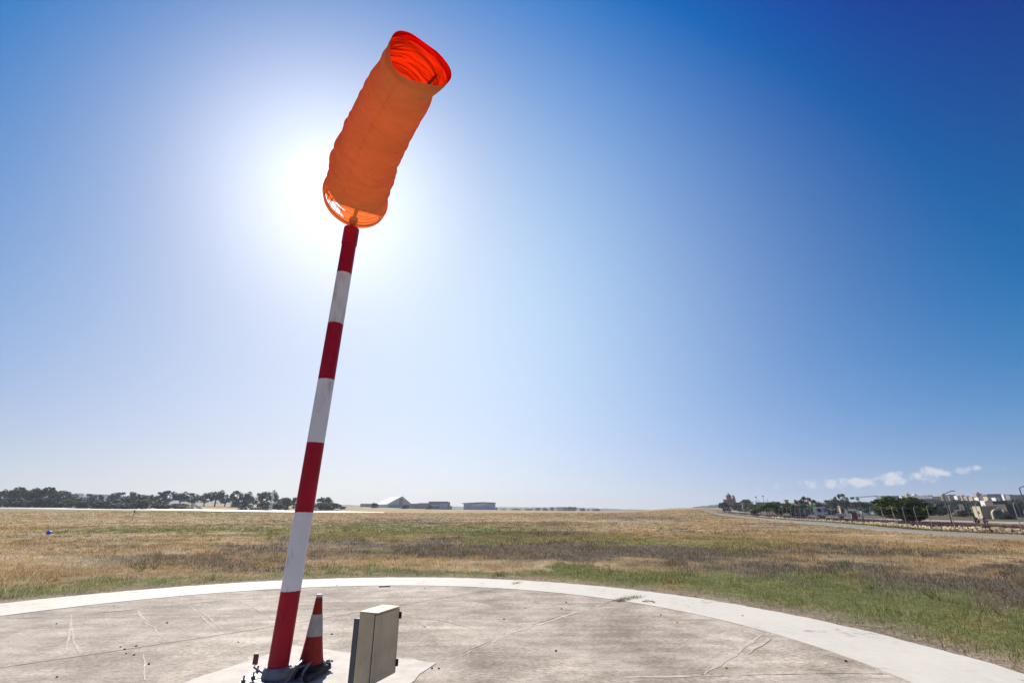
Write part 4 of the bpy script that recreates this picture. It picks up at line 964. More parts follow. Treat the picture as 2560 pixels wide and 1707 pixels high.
def make_wall():
    rnd = random.Random(21); mb = MB(); n = len(WP); i = 0
    while i < n - 4:
        far = WP[i][1] > 90; k = 4 if far else rnd.choice((1, 2, 2)); q = WP[i]; e = WP[min(i + k, n - 1)]; d = (e - q)[:2]; l = np.linalg.norm(d); d = d / l; nn = np.array([-d[1], d[0]])
        hh = wall_h(q); z = -.05; c = 0
        while z < hh:
            dz = rnd.uniform(.09, .17) * (1.5 if far else 1); off = rnd.uniform(-.05, .05); th = .24 - .06 * z; g = rnd.uniform(.0, .05) * l
            a = q[:2] + d * (g + rnd.uniform(-.04, .04)); b = q[:2] + d * (l - g)
            cs = [a - nn * (th + off), b - nn * (th + off + rnd.uniform(-.04, .04)), b + nn * th, a + nn * th]
            mb.hexa([(p[0], p[1], q[2] + z) for p in cs], [(p[0] + rnd.uniform(-.03, .03), p[1] + rnd.uniform(-.03, .03), q[2] + z + dz * rnd.uniform(.86, 1)) for p in cs], rnd.choice((0, 0, 0, 1, 2)))
            z += dz
        i += k
    tag(mb.build('rubble_wall', [mat('cream_limestone', (.50, .42, .28), .9, .2, 3, .4, 20), mat('tan_limestone', (.40, .32, .20), .9, .2, 3, .4, 20), mat('weathered_limestone', (.24, .21, .16), .9, .3, 3, .4, 20)]),
        'long low dry-stone wall of cream rubble beside the grey service road', 'stone wall')
make_wall()
def scatter_line(name, off0, off1, n, z0, hgt, cols, seed, wid=.05, lo=0, hi=None, m='grass_blade', lean=1.0):
    r = np.random.RandomState(seed); k = len(WP); i = r.randint(lo, (hi or k) - 2, n); d = WP[np.minimum(i + 1, k - 1)] - WP[i]; l = np.hypot(d[:, 0], d[:, 1]) + 1e-9
    nn = np.c_[d[:, 1] / l, -d[:, 0] / l]; nn *= np.sign((nn * WP[i, :2]).sum(1, keepdims=True))          # away from the camera
    f = r.uniform(off0, off1, n); X = WP[i, 0] + nn[:, 0] * f; Y = WP[i, 1] + nn[:, 1] * f
    C = np.array(cols)[r.randint(0, len(cols), n)] * r.uniform(.6, 1.4, (n, 1)); sc = np.clip(Y / 45, 1, 3)
    V, Fn, Cc = blades(n, X, Y, hgt * r.uniform(.4, 1.2, n), wid * sc, C, seed, lean)
    zz = z0 * np.ones(n) if np.isscalar(z0) else z0
    V[:, 2] += np.repeat(zz, 3)
    return soup(name, V, Fn, Cc, bpy.data.materials[m])
scatter_line('dry_wall_growth', -.12, .6, 22000, .24, .34, [(.13, .085, .06), (.10, .065, .055), (.17, .12, .08), (.08, .06, .045)], 5, .045)
scatter_line('purple_flowers', .9, 5.0, 34000, .12, .48, [(.16, .035, .11), (.12, .025, .07), (.22, .05, .17), (.09, .035, .03), (.07, .06, .03)], 6, .06, 0)
scatter_line('verge_grass', -1.4, -.25, 9000, 0, .16, [(.10, .13, .03), (.14, .15, .05), (.2, .17, .08)], 8, .05)
scatter_line('wall_foot_grass', -.5, -.2, 5000, 0, .26, [(.10, .12, .03), (.16, .15, .06), (.22, .18, .09)], 9, .04)
M_POST = mat('weathered_steel_post', (.30, .30, .29), .6, .2, 6)
def make_fence():
    root = empty('perimeter_fence', WP[0], 0, 'thin cranked steel fence posts standing in a row along the rubble wall', 'fence'); o = WP[0]
    tops = []; step = 13
    for q in range(8, len(WP) - 1, step):
        p = WP[q]; e = WP[min(q + 2, len(WP) - 1)] - p; e = e[:2] / np.linalg.norm(e[:2]); nn = np.array([e[1], -e[0]]); nn = nn * np.sign(nn.dot(p[:2]))
        b = p + np.array([nn[0], nn[1], 0]) * -.35 - o
        h = 1.98 + .05 * math.sin(q); r = .024 if p[1] < 60 else .03; out = np.array([nn[0], nn[1], 0])
        mb = MB(); t1 = b + np.array([0, 0, h]); mb.path([b - (0, 0, .1), t1, t1 + out * .05 + (0, 0, .10), t1 + out * .18 + (0, 0, .15), t1 + out * .34 + (0, 0, .14)], r, 6)
        mb.build('post', M_POST, root, True); tops.append(t1)
        if q == 8 + step * 20 or (p[1] < 58 and p[1] > 54):
            mb = MB(); mb.path([b + (0, 0, h * .78), b + np.array([e[0], e[1], 0]) * 1.1 + (0, 0, 0)], r * .9, 6); mb.build('brace', M_POST, root, True)
    mb = MB()
    for f in (.28, .62, .98):
        for a, b in zip(tops[:-1], tops[1:]): mb.path([a * 1 - np.array([0, 0, (1 - f) * 1.98]), b - np.array([0, 0, (1 - f) * 1.98])], .0022, 3, 0, False)
    mb.build('wire', M_POST, root)
make_fence()

# ------------------------------------------------------------------ buildings
GLASS = mat('dark_window_glass', (.03, .035, .045), .2, .1, 2)
WOOD = mat('dark_timber', (.06, .045, .035), .8, .2, 5)
PLASTER = {k: mat(k, c, .85, .1, .4, coords='Object') for k, c in dict(cream_plaster=(.52, .44, .30), white_plaster=(.70, .68, .64), grey_render=(.30, .29, .29), tan_stone=(.40, .32, .21), dark_stone=(.085, .07, .06), pink_stone=(.42, .27, .21), brown_roof=(.13, .09, .07), slate_render=(.20, .20, .225), metal_blue=(.52, .62, .70), pale_metal=(.82, .82, .80)).items()}
def house(name, x0, x1, top, Y, m, label, yaw=.45, deep=9, side=None, win=3, base=None, stair=False, group=None, cat='house', roofm=None, door=False):
    a = at(x0, 1265, Y); b = at(x1, 1265, Y); w = b[0] - a[0]; c = (a[0] + b[0]) / 2
    z0 = zat(c, Y) if base is None else at((x0 + x1) / 2, base, Y)[2]; zt = at((x0 + x1) / 2, top, Y)[2]; h = max(1.5, zt - z0)
    cy, sy = abs(math.cos(yaw)), abs(math.sin(yaw)); deep = min(deep, .55 * w / max(sy, .05)); fw = (w - deep * sy) / cy
    root = empty(name, (c, Y + deep / 2, z0), yaw, label, cat, group)
    M = PLASTER[m]; mb = MB(); mb.box(-fw / 2, fw / 2, -deep / 2, deep / 2, -1.2, h); mb.build('wall', M, root)
    mb = MB(); t = .12
    for q in ((-fw / 2 - t, fw / 2 + t, -deep / 2 - t, -deep / 2 + .1), (-fw / 2 - t, fw / 2 + t, deep / 2 - .1, deep / 2 + t), (-fw / 2 - t, -fw / 2 + .1, -deep / 2 + .101, deep / 2 - .101), (fw / 2 - .1, fw / 2 + t, -deep / 2 + .101, deep / 2 - .101)):
        mb.box(*q, h - .05, h + .35)
    mb.build('parapet', PLASTER[roofm] if roofm else M, root)
    if stair:
        mb = MB(); mb.box(-fw * .12, fw * .28, -deep * .2, deep * .3, h, h + 2.2); mb.build('stair_head', M, root)
    fl_ = max(1, int(h / 3.1))
    for i in range(win):
        x = -fw / 2 + fw * (i + .5) / win; z = (h * .5 if fl_ == 1 else h * (.3 if i % 2 else .68))
        mb = MB(); s = min(.6, fw / win * .3); mb.box(x - s, x + s, -deep / 2 - .03, -deep / 2 + .02, z - .7, z + .7); mb.build('window', GLASS, root)
    if deep > 4:
        mb = MB(); mb.box(-fw / 2 - .03, -fw / 2 + .02, -.55, .55, h * .45, h * .45 + 1.3); mb.build('window', GLASS, root)
    if door:
        mb = MB(); mb.box(fw * .1, fw * .1 + 1.1, -deep / 2 - .04, -deep / 2 + .02, -.2, 2.1); mb.build('door', WOOD, root)
    return root
TOWN = [(2212, 2264, 1239.5, 640, 'slate_render', 'long grey apartment block, leftmost in the hilltop town', dict(win=8, deep=12, yaw=-.15)),
    (2262, 2276, 1240, 600, 'white_plaster', 'small white house just above the crown of the big green tree', dict()),
    (2276, 2292, 1236.5, 620, 'tan_stone', 'tan rooftop house with a raised stair head, above the big tree', dict(stair=True)),
    (2291, 2312, 1238.5, 640, 'white_plaster', 'white house behind the grey shed roof, second skyline house right of the big tree', dict(stair=True)),
    (2314, 2330, 1239, 600, 'cream_plaster', 'cream house at the right end of the grey shed', dict()),
    (2329, 2346, 1238, 650, 'grey_render', 'grey house between the grey shed and the near street lamp', dict(win=2)),
    (2340, 2366, 1241, 560, 'cream_plaster', 'wide cream terrace with flat roof beside the near street lamp', dict(win=4)),
    (2364, 2384, 1237.5, 620, 'tan_stone', 'tan house just right of the near street lamp head', dict(stair=True)),
    (2383, 2404, 1236.5, 640, 'grey_render', 'flat-roofed house with a dark overhanging roof in mid skyline', dict(roofm='brown_roof')),
    (2402, 2416, 1239, 600, 'white_plaster', 'white cubic house right of the dark-roofed flat house', dict()),
    (2414, 2428, 1238, 660, 'pink_stone', 'pinkish narrow house in the middle of the town skyline', dict(win=2)),
    (2426, 2440, 1240.5, 600, 'grey_render', 'low grey house left of the brown stepped house', dict(win=2)),
    (2440, 2456, 1242, 560, 'tan_stone', 'tan house below and left of the brown stepped house', dict(win=2)),
    (2453, 2472, 1234, 620, 'pink_stone', 'brown stepped house, highest on the right-hand skyline', dict(stair=True)),
    (2455, 2474, 1243, 540, 'white_plaster', 'white house front stepped below the brown house', dict()),
    (2470, 2486, 1238.5, 600, 'dark_stone', 'dark shaded house right of the brown stepped house', dict(win=2)),
    (2484, 2522, 1235, 600, 'slate_render', 'slate-grey house with bright white left wall, right skyline', dict(win=3, deep=16)),
    (2479, 2499, 1241, 520, 'cream_plaster', 'yellow-cream house below the slate-grey house', dict()),
    (2498, 2514, 1244, 500, 'white_plaster', 'low white house above the dark farm roof', dict(win=2)),
    (2522, 2546, 1236, 620, 'white_plaster', 'bright white gabled house near the right edge of the skyline', dict(win=2)),
    (2540, 2575, 1237, 600, 'slate_render', 'long slate-grey house cut by the right edge of the photo', dict(win=4))]
for (x0, x1, top, Y, m, lab, kw) in TOWN:
    house('town_house', x0, x1, top, Y, m, lab, group='houses of the hilltop town', **dict(dict(yaw=-.42, deep=10, win=3), **kw))
for (x0, x1, top, Y, m, lab, kw) in [
    (2473, 2498, 1252, 260, 'white_plaster', 'low white-walled outbuilding behind the farm gable', dict(win=1)),
    (2492, 2534, 1253.5, 240, 'dark_stone', 'long dark-roofed farmhouse above the arched gateway', dict(win=4, roofm='brown_roof', deep=8)),
    (2523, 2575, 1263, 150, 'dark_stone', 'dark stone barn at the right edge beyond the fence', dict(win=1, door=True)),
    (2345, 2374, 1262, 190, 'dark_stone', 'ruined brown stone building right of the prickly pear hedge', dict(win=1, door=True)),
    (2412, 2432, 1262, 210, 'dark_stone', 'roofless dark farm building left of the cream gable', dict(win=2, door=True)),
    (1966, 1982, 1250, 360, 'tan_stone', 'tan square building with a dark roof left of the umbrella tree', dict(win=1, roofm='brown_roof')),
    (2030, 2047, 1253, 340, 'cream_plaster', 'pale cream building half hidden by the rusty tree', dict(win=2)),
    (2046, 2062, 1256.5, 400, 'grey_render', 'grey building right of the rusty tree', dict(win=2)),
    (1857, 1868, 1258, 240, 'cream_plaster', 'small cream hut on the hillside right of the church', dict(win=1, deep=4)),
    (2101, 2116, 1266, 200, 'tan_stone', 'small sunlit tan hut in the field behind the pickup', dict(win=1, deep=5)),
    (1896, 1940, 1255.5, 520, 'slate_render', 'long grey-blue building on the skyline behind the masts', dict(win=6)),
    (1944, 1968, 1258, 560, 'slate_render', 'grey-blue building behind the low rounded tree', dict(win=3)),
    (2160, 2176, 1260, 420, 'tan_stone', 'tan stone house beyond the olive trees right of the leaning crane', dict(win=2))]:
    house('farm_building', x0, x1, top, Y, m, lab, cat='building', **dict(dict(yaw=-.4, deep=8), **kw))
# grey shed with a pitched roof
def gabled(name, x0, x1, eave, ridge, Y, base, mw, mr, label, yaw, deep, cat='building', extra=None):
    a = at(x0, 1265, Y); b = at(x1, 1265, Y); w = (b[0] - a[0]); c = (a[0] + b[0]) / 2; xm = (x0 + x1) / 2
    z0 = at(xm, base, Y)[2]; ze = at(xm, eave, Y)[2] - z0; zr = at(xm, ridge, Y)[2] - z0
    root = empty(name, (c, Y, z0), yaw, label, cat)
    return root, w, ze, zr
r, w, ze, zr = gabled('grey_shed', 2290, 2334, 1246.5, 1241, 520, 1257, None, None, 'large grey shed with a long pale sloping roof right of the big tree', -.3, 14)
mb = MB(); mb.prism([(-w / 2, -1), (w / 2, -1), (w / 2, ze), (-w / 2, ze)], 0, 14); mb.build('wall', PLASTER['slate_render'], r)
mb = MB(); mb.add([(-w / 2 - .4, -.5, ze), (w / 2 + .4, -.5, ze), (w / 2 + .2, 9, zr + 1.0), (-w / 2 - .2, 9, zr + 1.0), (-w / 2 - .4, -.5, ze - .25), (w / 2 + .4, -.5, ze - .25), (w / 2 + .2, 9, zr + .75), (-w / 2 - .2, 9, zr + .75)],
                  [[0, 1, 2, 3], [7, 6, 5, 4], [4, 5, 1, 0], [5, 6, 2, 1], [6, 7, 3, 2], [7, 4, 0, 3]]); mb.build('roof', PLASTER['grey_render'], r)
mb = MB(); mb.prism([(w / 2 - 1.2, ze - .4), (w / 2 + .9, ze - .4), (w / 2 + .3, zr + 1.3), (w / 2 - .3, zr + 1.3)], 9.2, 9.7); mb.build('gable_end', PLASTER['white_plaster'], r)
# farm gable and arched gateway
def farm_gate():
    Y = 118; a = at(2455, 1285, Y); b = at(2488, 1285, Y); z0 = zat((a[0] + b[0]) / 2, Y); zt = at(2470, 1266, Y)[2] - z0; w = b[0] - a[0]
    root = empty('farm_gable', ((a[0] + b[0]) / 2, Y, z0), -.35, 'sunlit cream stone gable block beside the arched gateway', 'building')
    mb = MB(); mb.box(-w * .56, w * .40, -1.2, 2.2, -1, zt); mb.build('wall', PLASTER['cream_plaster'], root)
    mb = MB(); mb.box(-w * .57, w * .41, -1.25, 2.25, zt, zt + .14); mb.build('coping', PLASTER['tan_stone'], root)
    mb = MB(); mb.box(-w * .575, -w * .555, -.3, .2, zt * .4, zt * .62); mb.build('slit_window', GLASS, root)
    a = at(2487, 1288, Y - 3); b = at(2524, 1288, Y - 3); z0 = zat((a[0] + b[0]) / 2, Y - 3); w = b[0] - a[0]; h = at(2500, 1268, Y - 3)[2] - z0
    root = empty('arched_gateway', ((a[0] + b[0]) / 2, Y - 3, z0), -.25, 'cream arched gateway with a grey-green door and a falling wall at its right', 'gateway')
    AR = .78
    ar = [(AR * math.cos(t), h * .42 + AR * math.sin(t)) for t in np.linspace(0, math.pi, 13)]; cx = -w * .22
    inn = [(cx + AR, -1)] + [(cx + x, z) for x, z in ar] + [(cx - AR, -1)]
    outr = [(cx + AR * 1.5, -1)] + [(cx + x * 1.5, z + .3 * (z - h * .42) / AR) for x, z in ar] + [(cx - AR * 1.5, -1)]
    vs = []; fs = []
    for yy in (-.3, .3): vs += [(x, yy, z) for x, z in outr] + [(x, yy, z) for x, z in inn]
    n = len(inn)
    for i in range(n - 1):
        fs += [[i, n + i, n + i + 1, i + 1], [2 * n + i + 1, 3 * n + i + 1, 3 * n + i, 2 * n + i], [i + 1, 2 * n + i + 1, 2 * n + i, i], [n + i, 3 * n + i, 3 * n + i + 1, n + i + 1]]
    mb = MB().add(vs, fs); mb.build('arch', PLASTER['cream_plaster'], root)
    mb = MB(); mb.prism([(x, z) for x, z in inn], -.05, .05); mb.build('door', mat('grey_green_paint', (.16, .22, .20), .6, .2, 3), root)
    mb = MB(); mb.prism([(cx + AR * 1.5 + .01, -1), (w * .75, -1), (w * .72, .35), (w * .45, h * .35), (cx + 2.0, h * .62), (cx + AR * 1.5 + .01, h * .78)], -.26, .26); mb.build('side_wall', PLASTER['tan_stone'], root)
farm_gate()
# church on the hill
def church():
    Y = 420; A = lambda px, py: at(px, py, Y); c = A(1826, 1262); z0 = zat(c[0], Y) - .5
    root = empty('hilltop_church', (c[0], Y, z0), -.3, 'reddish stone church with a dome and lantern on the hilltop', 'church')
    u = (A(1842, 1250)[0] - A(1810, 1250)[0]) / 32.0; Zt = lambda py: A(1826, py)[2] - z0
    P_, T_ = PLASTER['pink_stone'], PLASTER['tan_stone']
    mb = MB(); mb.box(-6 * u, 13 * u, -6 * u, 8 * u, -1, Zt(1246)); mb.build('nave', P_, root)
    mb = MB(); mb.box(-15 * u, -6.02 * u, -4.5 * u, 6 * u, -1, Zt(1249)); mb.build('apse', T_, root)
    mb = MB(); mb.box(-15.6 * u, -5.9 * u, -5 * u, 6.4 * u, Zt(1249), Zt(1247.6)); mb.build('cornice', P_, root)
    mb = MB(); rr = 6.6 * u; mb.lathe([(rr, Zt(1246.01)), (rr, Zt(1240)), (rr * 1.14, Zt(1239.8)), (rr * 1.14, Zt(1239.0)), (rr * .98, Zt(1238.9)), (rr * .8, Zt(1236.8)), (rr * .5, Zt(1235.2)), (rr * .22, Zt(1234.6))], 20, (-1.2 * u, 1 * u, 0)); mb.build('dome', P_, root, True)
    mb = MB(); mb.lathe([(rr * .2, Zt(1234.7)), (rr * .2, Zt(1233.0)), (rr * .26, Zt(1232.9)), (.05, Zt(1231.4))], 10, (-1.2 * u, 1 * u, 0)); mb.build('lantern', P_, root, True)
    for x, y, t in ((8.6, -4.6, 1238.6), (12, 6, 1241)):
        mb = MB(); mb.box((x - 1.5) * u, (x + 1.5) * u, (y - 1.5) * u, (y + 1.5) * u, Zt(1246), Zt(t)); mb.path([(x * u, y * u, Zt(t)), (x * u, y * u, Zt(t - 2))], [1.5 * u, .1], 8); mb.build('bell_turret', T_, root)
    for i in range(3):
        mb = MB(); x = (-3 + i * 5) * u; mb.box(x - .8 * u, x + .8 * u, -6.06 * u, -5.95 * u, Zt(1254), Zt(1250)); mb.build('window', GLASS, root)
church()
# hangars beyond the airfield
def tent_hangar():
    Y = 820; A = lambda px, py: at(px, py, Y); z0 = A(975, 1268)[2]; zr = A(1004, 1240.5)[2] - z0; ze = A(1004, 1258.5)[2] - z0
    x = lambda px: A(px, 1260)[0]; g0, gr, g1 = x(971), x(1004.5), x(1027); bx = x(941) - x(972); u = g1 - g0
    root = empty('tent_hangar', (gr, Y, z0), 0, 'large tent-shaped hangar with a gleaming white sloped roof', 'hangar')
    L, Rr = g0 - gr, g1 - gr; D = 70.0; dx = at(941, 1260, Y + D)[0] - g0
    sh = lambda X_, y: X_ + (dx * y / D)
    mb = MB(); poly = [(L, -2), (Rr, -2), (Rr, ze), (0, zr), (L, ze)]
    vs = [(a, 0, b) for a, b in poly] + [(a + dx, D, b) for a, b in poly]; mb.add(vs, [[0, 1, 2, 3, 4], [9, 8, 7, 6, 5], [0, 4, 9, 5], [1, 6, 7, 2], [0, 5, 6, 1]]); mb.build('wall', PLASTER['metal_blue'], root)
    for nm, m, a, b in (('sunlit_roof', 'pale_metal', (L - 2, ze - .8), (0, zr + .5)), ('shaded_roof', 'slate_render', (0, zr + .5), (Rr + 2, ze - .8))):  # shade of the right slope put into a darker roof material
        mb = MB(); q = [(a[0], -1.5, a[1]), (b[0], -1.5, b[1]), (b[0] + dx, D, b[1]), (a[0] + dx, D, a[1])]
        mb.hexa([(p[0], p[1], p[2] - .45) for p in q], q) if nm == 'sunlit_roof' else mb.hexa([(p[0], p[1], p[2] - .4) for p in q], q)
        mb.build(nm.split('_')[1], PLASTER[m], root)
    mb = MB(); mb.box(-4.5, 1.5, -.25, -.02, 0, zr * .82); mb.build('door', PLASTER['slate_render'], root)
    mb = MB(); mb.box(L + 1, Rr - .5, -.24, -.01, ze * .02, ze * .75); mb.build('base_panel', PLASTER['grey_render'], root)
tent_hangar()
def flat_hangar():
    Y = 780; A = lambda px, py: at(px, py, Y); x0, x1 = A(1072, 1262)[0], A(1120, 1262)[0]; z0 = A(1096, 1271)[2]; h = A(1096, 1254.5)[2] - z0; w = x1 - x0
    root = empty('flat_roofed_hangar', ((x0 + x1) / 2, Y, z0), .12, 'dark grey flat-roofed hangar in the middle distance', 'hangar')
    mb = MB(); mb.box(-w / 2, w / 2, 0, 30, -2, h); mb.build('wall', PLASTER['slate_render'], root)
    mb = MB(); mb.box(-w / 2 - .5, w / 2 + .5, -.6, 30.5, h, h + .9); mb.build('roof', PLASTER['slate_render'], root)
    mb = MB(); mb.box(-w / 2 - 17, -w / 2 - .02, 4, 24, -2, h * .86); mb.build('side_wing', PLASTER['grey_render'], root)
    mb = MB(); mb.box(w / 2 + .02, w / 2 + 3, 2, 22, -2, h); mb.build('end_bay', PLASTER['pink_stone'], root)
    mb = MB(); mb.box(-w * .38, w * .05, -.3, -.02, h * .42, h * .62); mb.build('window_band', PLASTER['pale_metal'], root)
    mb = MB(); mb.box(w * .06, w * .48, -.3, -.02, 0, h * .8); mb.build('sliding_door', PLASTER['metal_blue'], root)
flat_hangar()
def wide_hangar():
    Y = 760; A = lambda px, py: at(px, py, Y); z0 = A(1196, 1273)[2]; X = lambda px: A(px, 1262)[0] - A(1196, 1262)[0]; Z = lambda py: A(1196, py)[2] - z0
    root = empty('arched_roof_hangar', (A(1196, 1262)[0], Y, z0), 0, 'wide pale blue hangar with a shallow arched roof and lean-to', 'hangar')
    mb = MB(); mb.prism([(X(1160), -2), (X(1236), -2), (X(1236), Z(1256)), (X(1205), Z(1254.6)), (X(1160), Z(1257.5))], 8, 50); mb.build('wall', PLASTER['metal_blue'], root)
    top = [(X(1154), Z(1256.8)), (X(1180), Z(1255.4)), (X(1205), Z(1254.2)), (X(1237), Z(1255.4))]
    mb = MB(); mb.prism([(a, b - .9) for a, b in top] + [(a, b) for a, b in top[::-1]], 5, 51); mb.build('roof', PLASTER['slate_render'], root)
    mb = MB(); mb.prism([(X(1181), -2), (X(1238), -2), (X(1238), Z(1265)), (X(1220), Z(1256.8)), (X(1203), Z(1263.5)), (X(1181), Z(1263.5))], -6, 7.9); mb.build('lean_to', PLASTER['metal_blue'], root)
    mb = MB(); mb.hexa([(X(1180), -7, Z(1263.6)), (X(1204), -7, Z(1263.6)), (X(1221), -7, Z(1256.6)), (X(1200), -7, Z(1258))][::1], [(X(1180), 7.8, Z(1263.2)), (X(1204), 7.8, Z(1263.2)), (X(1221), 7.8, Z(1256.2)), (X(1200), 7.8, Z(1257.6))]); mb.build('lean_to_roof', PLASTER['pale_metal'], root)
    mb = MB(); mb.box(X(1218), X(1224), -6.2, -6.01, Z(1268), Z(1266.6)); mb.build('window', GLASS, root)
    mb = MB(); mb.box(X(1156), X(1161), 20, 50, -2, Z(1258)); mb.build('side_column', PLASTER['grey_render'], root)
wide_hangar()
for (x0, x1, top, Y, m, lab) in [(1026, 1062, 1259, 860, 'slate_render', 'low dark blue shed between the tent hangar and the flat-roofed hangar'), (1121, 1129, 1264.5, 790, 'metal_blue', 'small pale blue hut at the right end of the flat-roofed hangar'),
    (1390, 1440, 1267, 1700, 'grey_render', 'far pale building among the hazy trees on the central horizon'), (900, 945, 1259, 900, 'pink_stone', 'low dull purple wall building left of the tent hangar')]:
    house('airfield_shed', x0, x1, top, Y, m, lab, yaw=.05, deep=12, win=4, cat='shed')
for i, (x0, x1, top, m) in enumerate([(158, 176, 1233.5, 'white_plaster'), (176, 190, 1233, 'grey_render'), (206, 222, 1234.5, 'white_plaster'), (222, 246, 1235.5, 'white_plaster'), (246, 270, 1236, 'grey_render'), (270, 286, 1236.5, 'white_plaster'), (362, 378, 1240, 'grey_render')]):
    house('distant_block', x0, x1, top, 1500, m, 'pale hazy town block, %s of those seen above the runway trees' % nth(i), yaw=.2, deep=18, win=5, group='hazy town blocks beyond the trees', cat='building')

# ------------------------------------------------------------------ airfield furniture at the left
def barriers():
    M_W, M_R = mat('white_plastic', (.62, .62, .64), .5, .1, 2), mat('dark_red_plastic', (.12, .02, .04), .5, .1, 2)
    xs = [(594, 601, 0), (601, 608, 1), (608, 612, 0), (612, 617, 1), (623, 627, 0), (627, 632, 1), (632, 637, 0), (637, 641, 1), (643, 647, 1), (649, 653, 1), (655, 659, 1), (661, 664.5, 1), (666, 669, 1), (783, 786, 0), (787.5, 790, 0), (791, 793, 0)]
    for i, (a, b, red) in enumerate(xs):
        Y = 318; p0, p1 = at(a, 1274, Y), at(b, 1274, Y); w = p1[0] - p0[0]; c = (p0[0] + p1[0]) / 2; z0 = zat(c, Y); h = max(1.2, at(a, 1268.6 if i < 13 else 1269, Y)[2] - z0)
        o = empty('barrier_block', (c, Y, z0), 0, ('dark red' if red else 'white') + ' barrier block, ' + nth(i) + ' in the row along the runway', 'barrier', 'barrier blocks along the runway')
        mb = MB(); mb.prism([(-w / 2, .1), (w / 2, .1), (w / 2, h), (-w / 2, h)], -.35, .35); mb.build('panel', M_R if red else M_W, o, bevel=.05)
        mb = MB(); mb.box(-w / 2 - .05, w / 2 + .05, -.6, .6, 0, .12); mb.build('foot', M_W, o)
barriers()
Y = 316; g = at(490, 1274, Y); u = (at(506, 1274, Y)[0] - at(477, 1274, Y)[0]) / 29; z0 = zat(g[0], Y); h = at(478, 1257, Y)[2] - z0
o = empty('sloping_panel', (g[0], Y, z0), 0, 'white sloping triangular panel at the runway edge', 'panel')
mb = MB(); mb.hexa([(-13 * u, -.2, h * .84), (-9 * u, -.2, h * .70), (17 * u, -.2, -.1), (8 * u, -.2, -.1)], [(-13 * u, .2, h), (-9 * u, .2, h * .95), (17 * u, .2, .1), (8 * u, .2, .1)]); mb.build('deck', PLASTER['pale_metal'], o)
for x in (-9, 0, 8):
    mb = MB(); zz = h * (.72 - (x + 9) * .036); mb.box(x * u - .12, x * u + .12, .25, .5, -.2, max(.4, zz)); mb.build('strut', M_STEEL, o)
Y = 322; g = at(676, 1274, Y); z0 = zat(g[0], Y); h = at(676, 1226, Y)[2] - z0; u = .28
o = empty('lattice_mast', (g[0], Y, z0), 0, 'slim white lattice mast standing among the gum trees left of the pole', 'mast')
mb = MB(); q = .55
for sx, sy in ((-q, -q), (q, -q), (q, q), (-q, q)): mb.path([(sx, sy, 0), (sx * .45, sy * .45, h)], .09, 5)
for i in range(12):
    z = h * i / 12; f = 1 - .55 * i / 12; mb.path([(-q * f, -q * f, z), (q * f, -q * f, z + h / 12)], .05, 4); mb.path([(q * f, q * f, z), (-q * f, q * f, z + h / 12)], .05, 4)
mb.build('tower', PLASTER['pale_metal'], o)
mb = MB(); mb.box(-2.2, -.9, -.6, .6, 0, 1.5); mb.build('equipment_box', PLASTER['white_plaster'], o, bevel=.05)

# ------------------------------------------------------------------ cranes, masts, lamps
def crane(px, top, jib0, jib1, jy0, jy1, Y, label, lean=0.0):
    g = at(px, 1264, Y); z0 = zat(g[0], Y); H0 = at(px, top, Y)[2] - z0; s = (Y * CT) / F
    o = empty('tower_crane', (g[0], Y, z0), 0, label, 'crane'); o.rotation_euler = (0, lean, 0)
    M = mat('dull_crane_steel', (.10, .10, .11), .7, .1, 2); mb = MB(); q = .5
    for sx, sy in ((-q, -q), (q, -q), (q, q), (-q, q)): mb.path([(sx, sy, 0), (sx, sy, H0)], .13, 4)
    k = int(H0 / 2)
    for i in range(k): mb.path([(-q, -q, H0 * i / k), (q, -q, H0 * (i + 1) / k)], .07, 3); mb.path([(q, q, H0 * i / k), (-q, q, H0 * (i + 1) / k)], .07, 3)
    mb.build('mast', M, o)
    za = at(px, jy0, Y)[2] - z0; zb = at(px, jy1, Y)[2] - z0; mb = MB()
    a, b = (jib0 - px) * s, (jib1 - px) * s
    mb.path([(a, 0, za), (b, 0, zb)], .16, 4); mb.path([(a, 0, za + .8), (b, 0, zb + .4)], .09, 4)
    for i in range(14): f, f2 = i / 14, (i + .5) / 14; mb.path([(a + (b - a) * f, 0, za + (zb - za) * f), (a + (b - a) * f2, 0, za + .8 + (zb - za - .4) * f2)], .05, 3)
    mb.build('jib', M, o); mb = MB(); mb.box(a - 1.2, a + 1.4, -.8, .8, za - 1.0, za + .8); mb.build('counterweight', M, o)
    mb = MB(); mb.box(-.9, .9, -.9, .9, min(za, H0) - 1.6, min(za, H0) - .1); mb.build('cab', M, o)
crane(2080, 1250.5, 2067, 2083, 1252, 1252, 420, 'dark tower crane with a short jib left of the dark grove')
crane(2148, 1241, 2134, 2200, 1244.6, 1239.6, 420, 'dark crane with a long thin jib pointing right over the town')
for i, (px, top, Y, lab) in enumerate([(1890, 1252, 430, 'short thin antenna mast, leftmost on the skyline right of the church'), (1893, 1242, 430, 'tall thin mast with a round head, left of the pair'), (1911, 1240, 430, 'tallest thin mast with a round head right of the church'), (1921, 1248, 420, 'bare thin pole right of the tallest round-headed mast'), (1899, 1250, 420, 'short dark pole between the round-headed masts')]):
    g = at(px, 1262, Y); z0 = zat(g[0], Y); h = at(px, top, Y)[2] - z0
    o = empty('antenna_mast', (g[0], Y, z0), 0, lab, 'mast', 'thin masts on the skyline'); mb = MB(); mb.path([(0, 0, 0), (0, 0, h)], .13, 6); mb.build('pole', M_DKST, o, True)
    mb = MB(); mb.lathe([(.2, h - .5), (.75, h - .2), (.75, h + .2), (.2, h + .5)] if i in (1, 2) else [(.16, h - .4), (.25, h - .2), (.25, h), (.1, h + .1)], 10); mb.build('head', M_DKST, o, True)
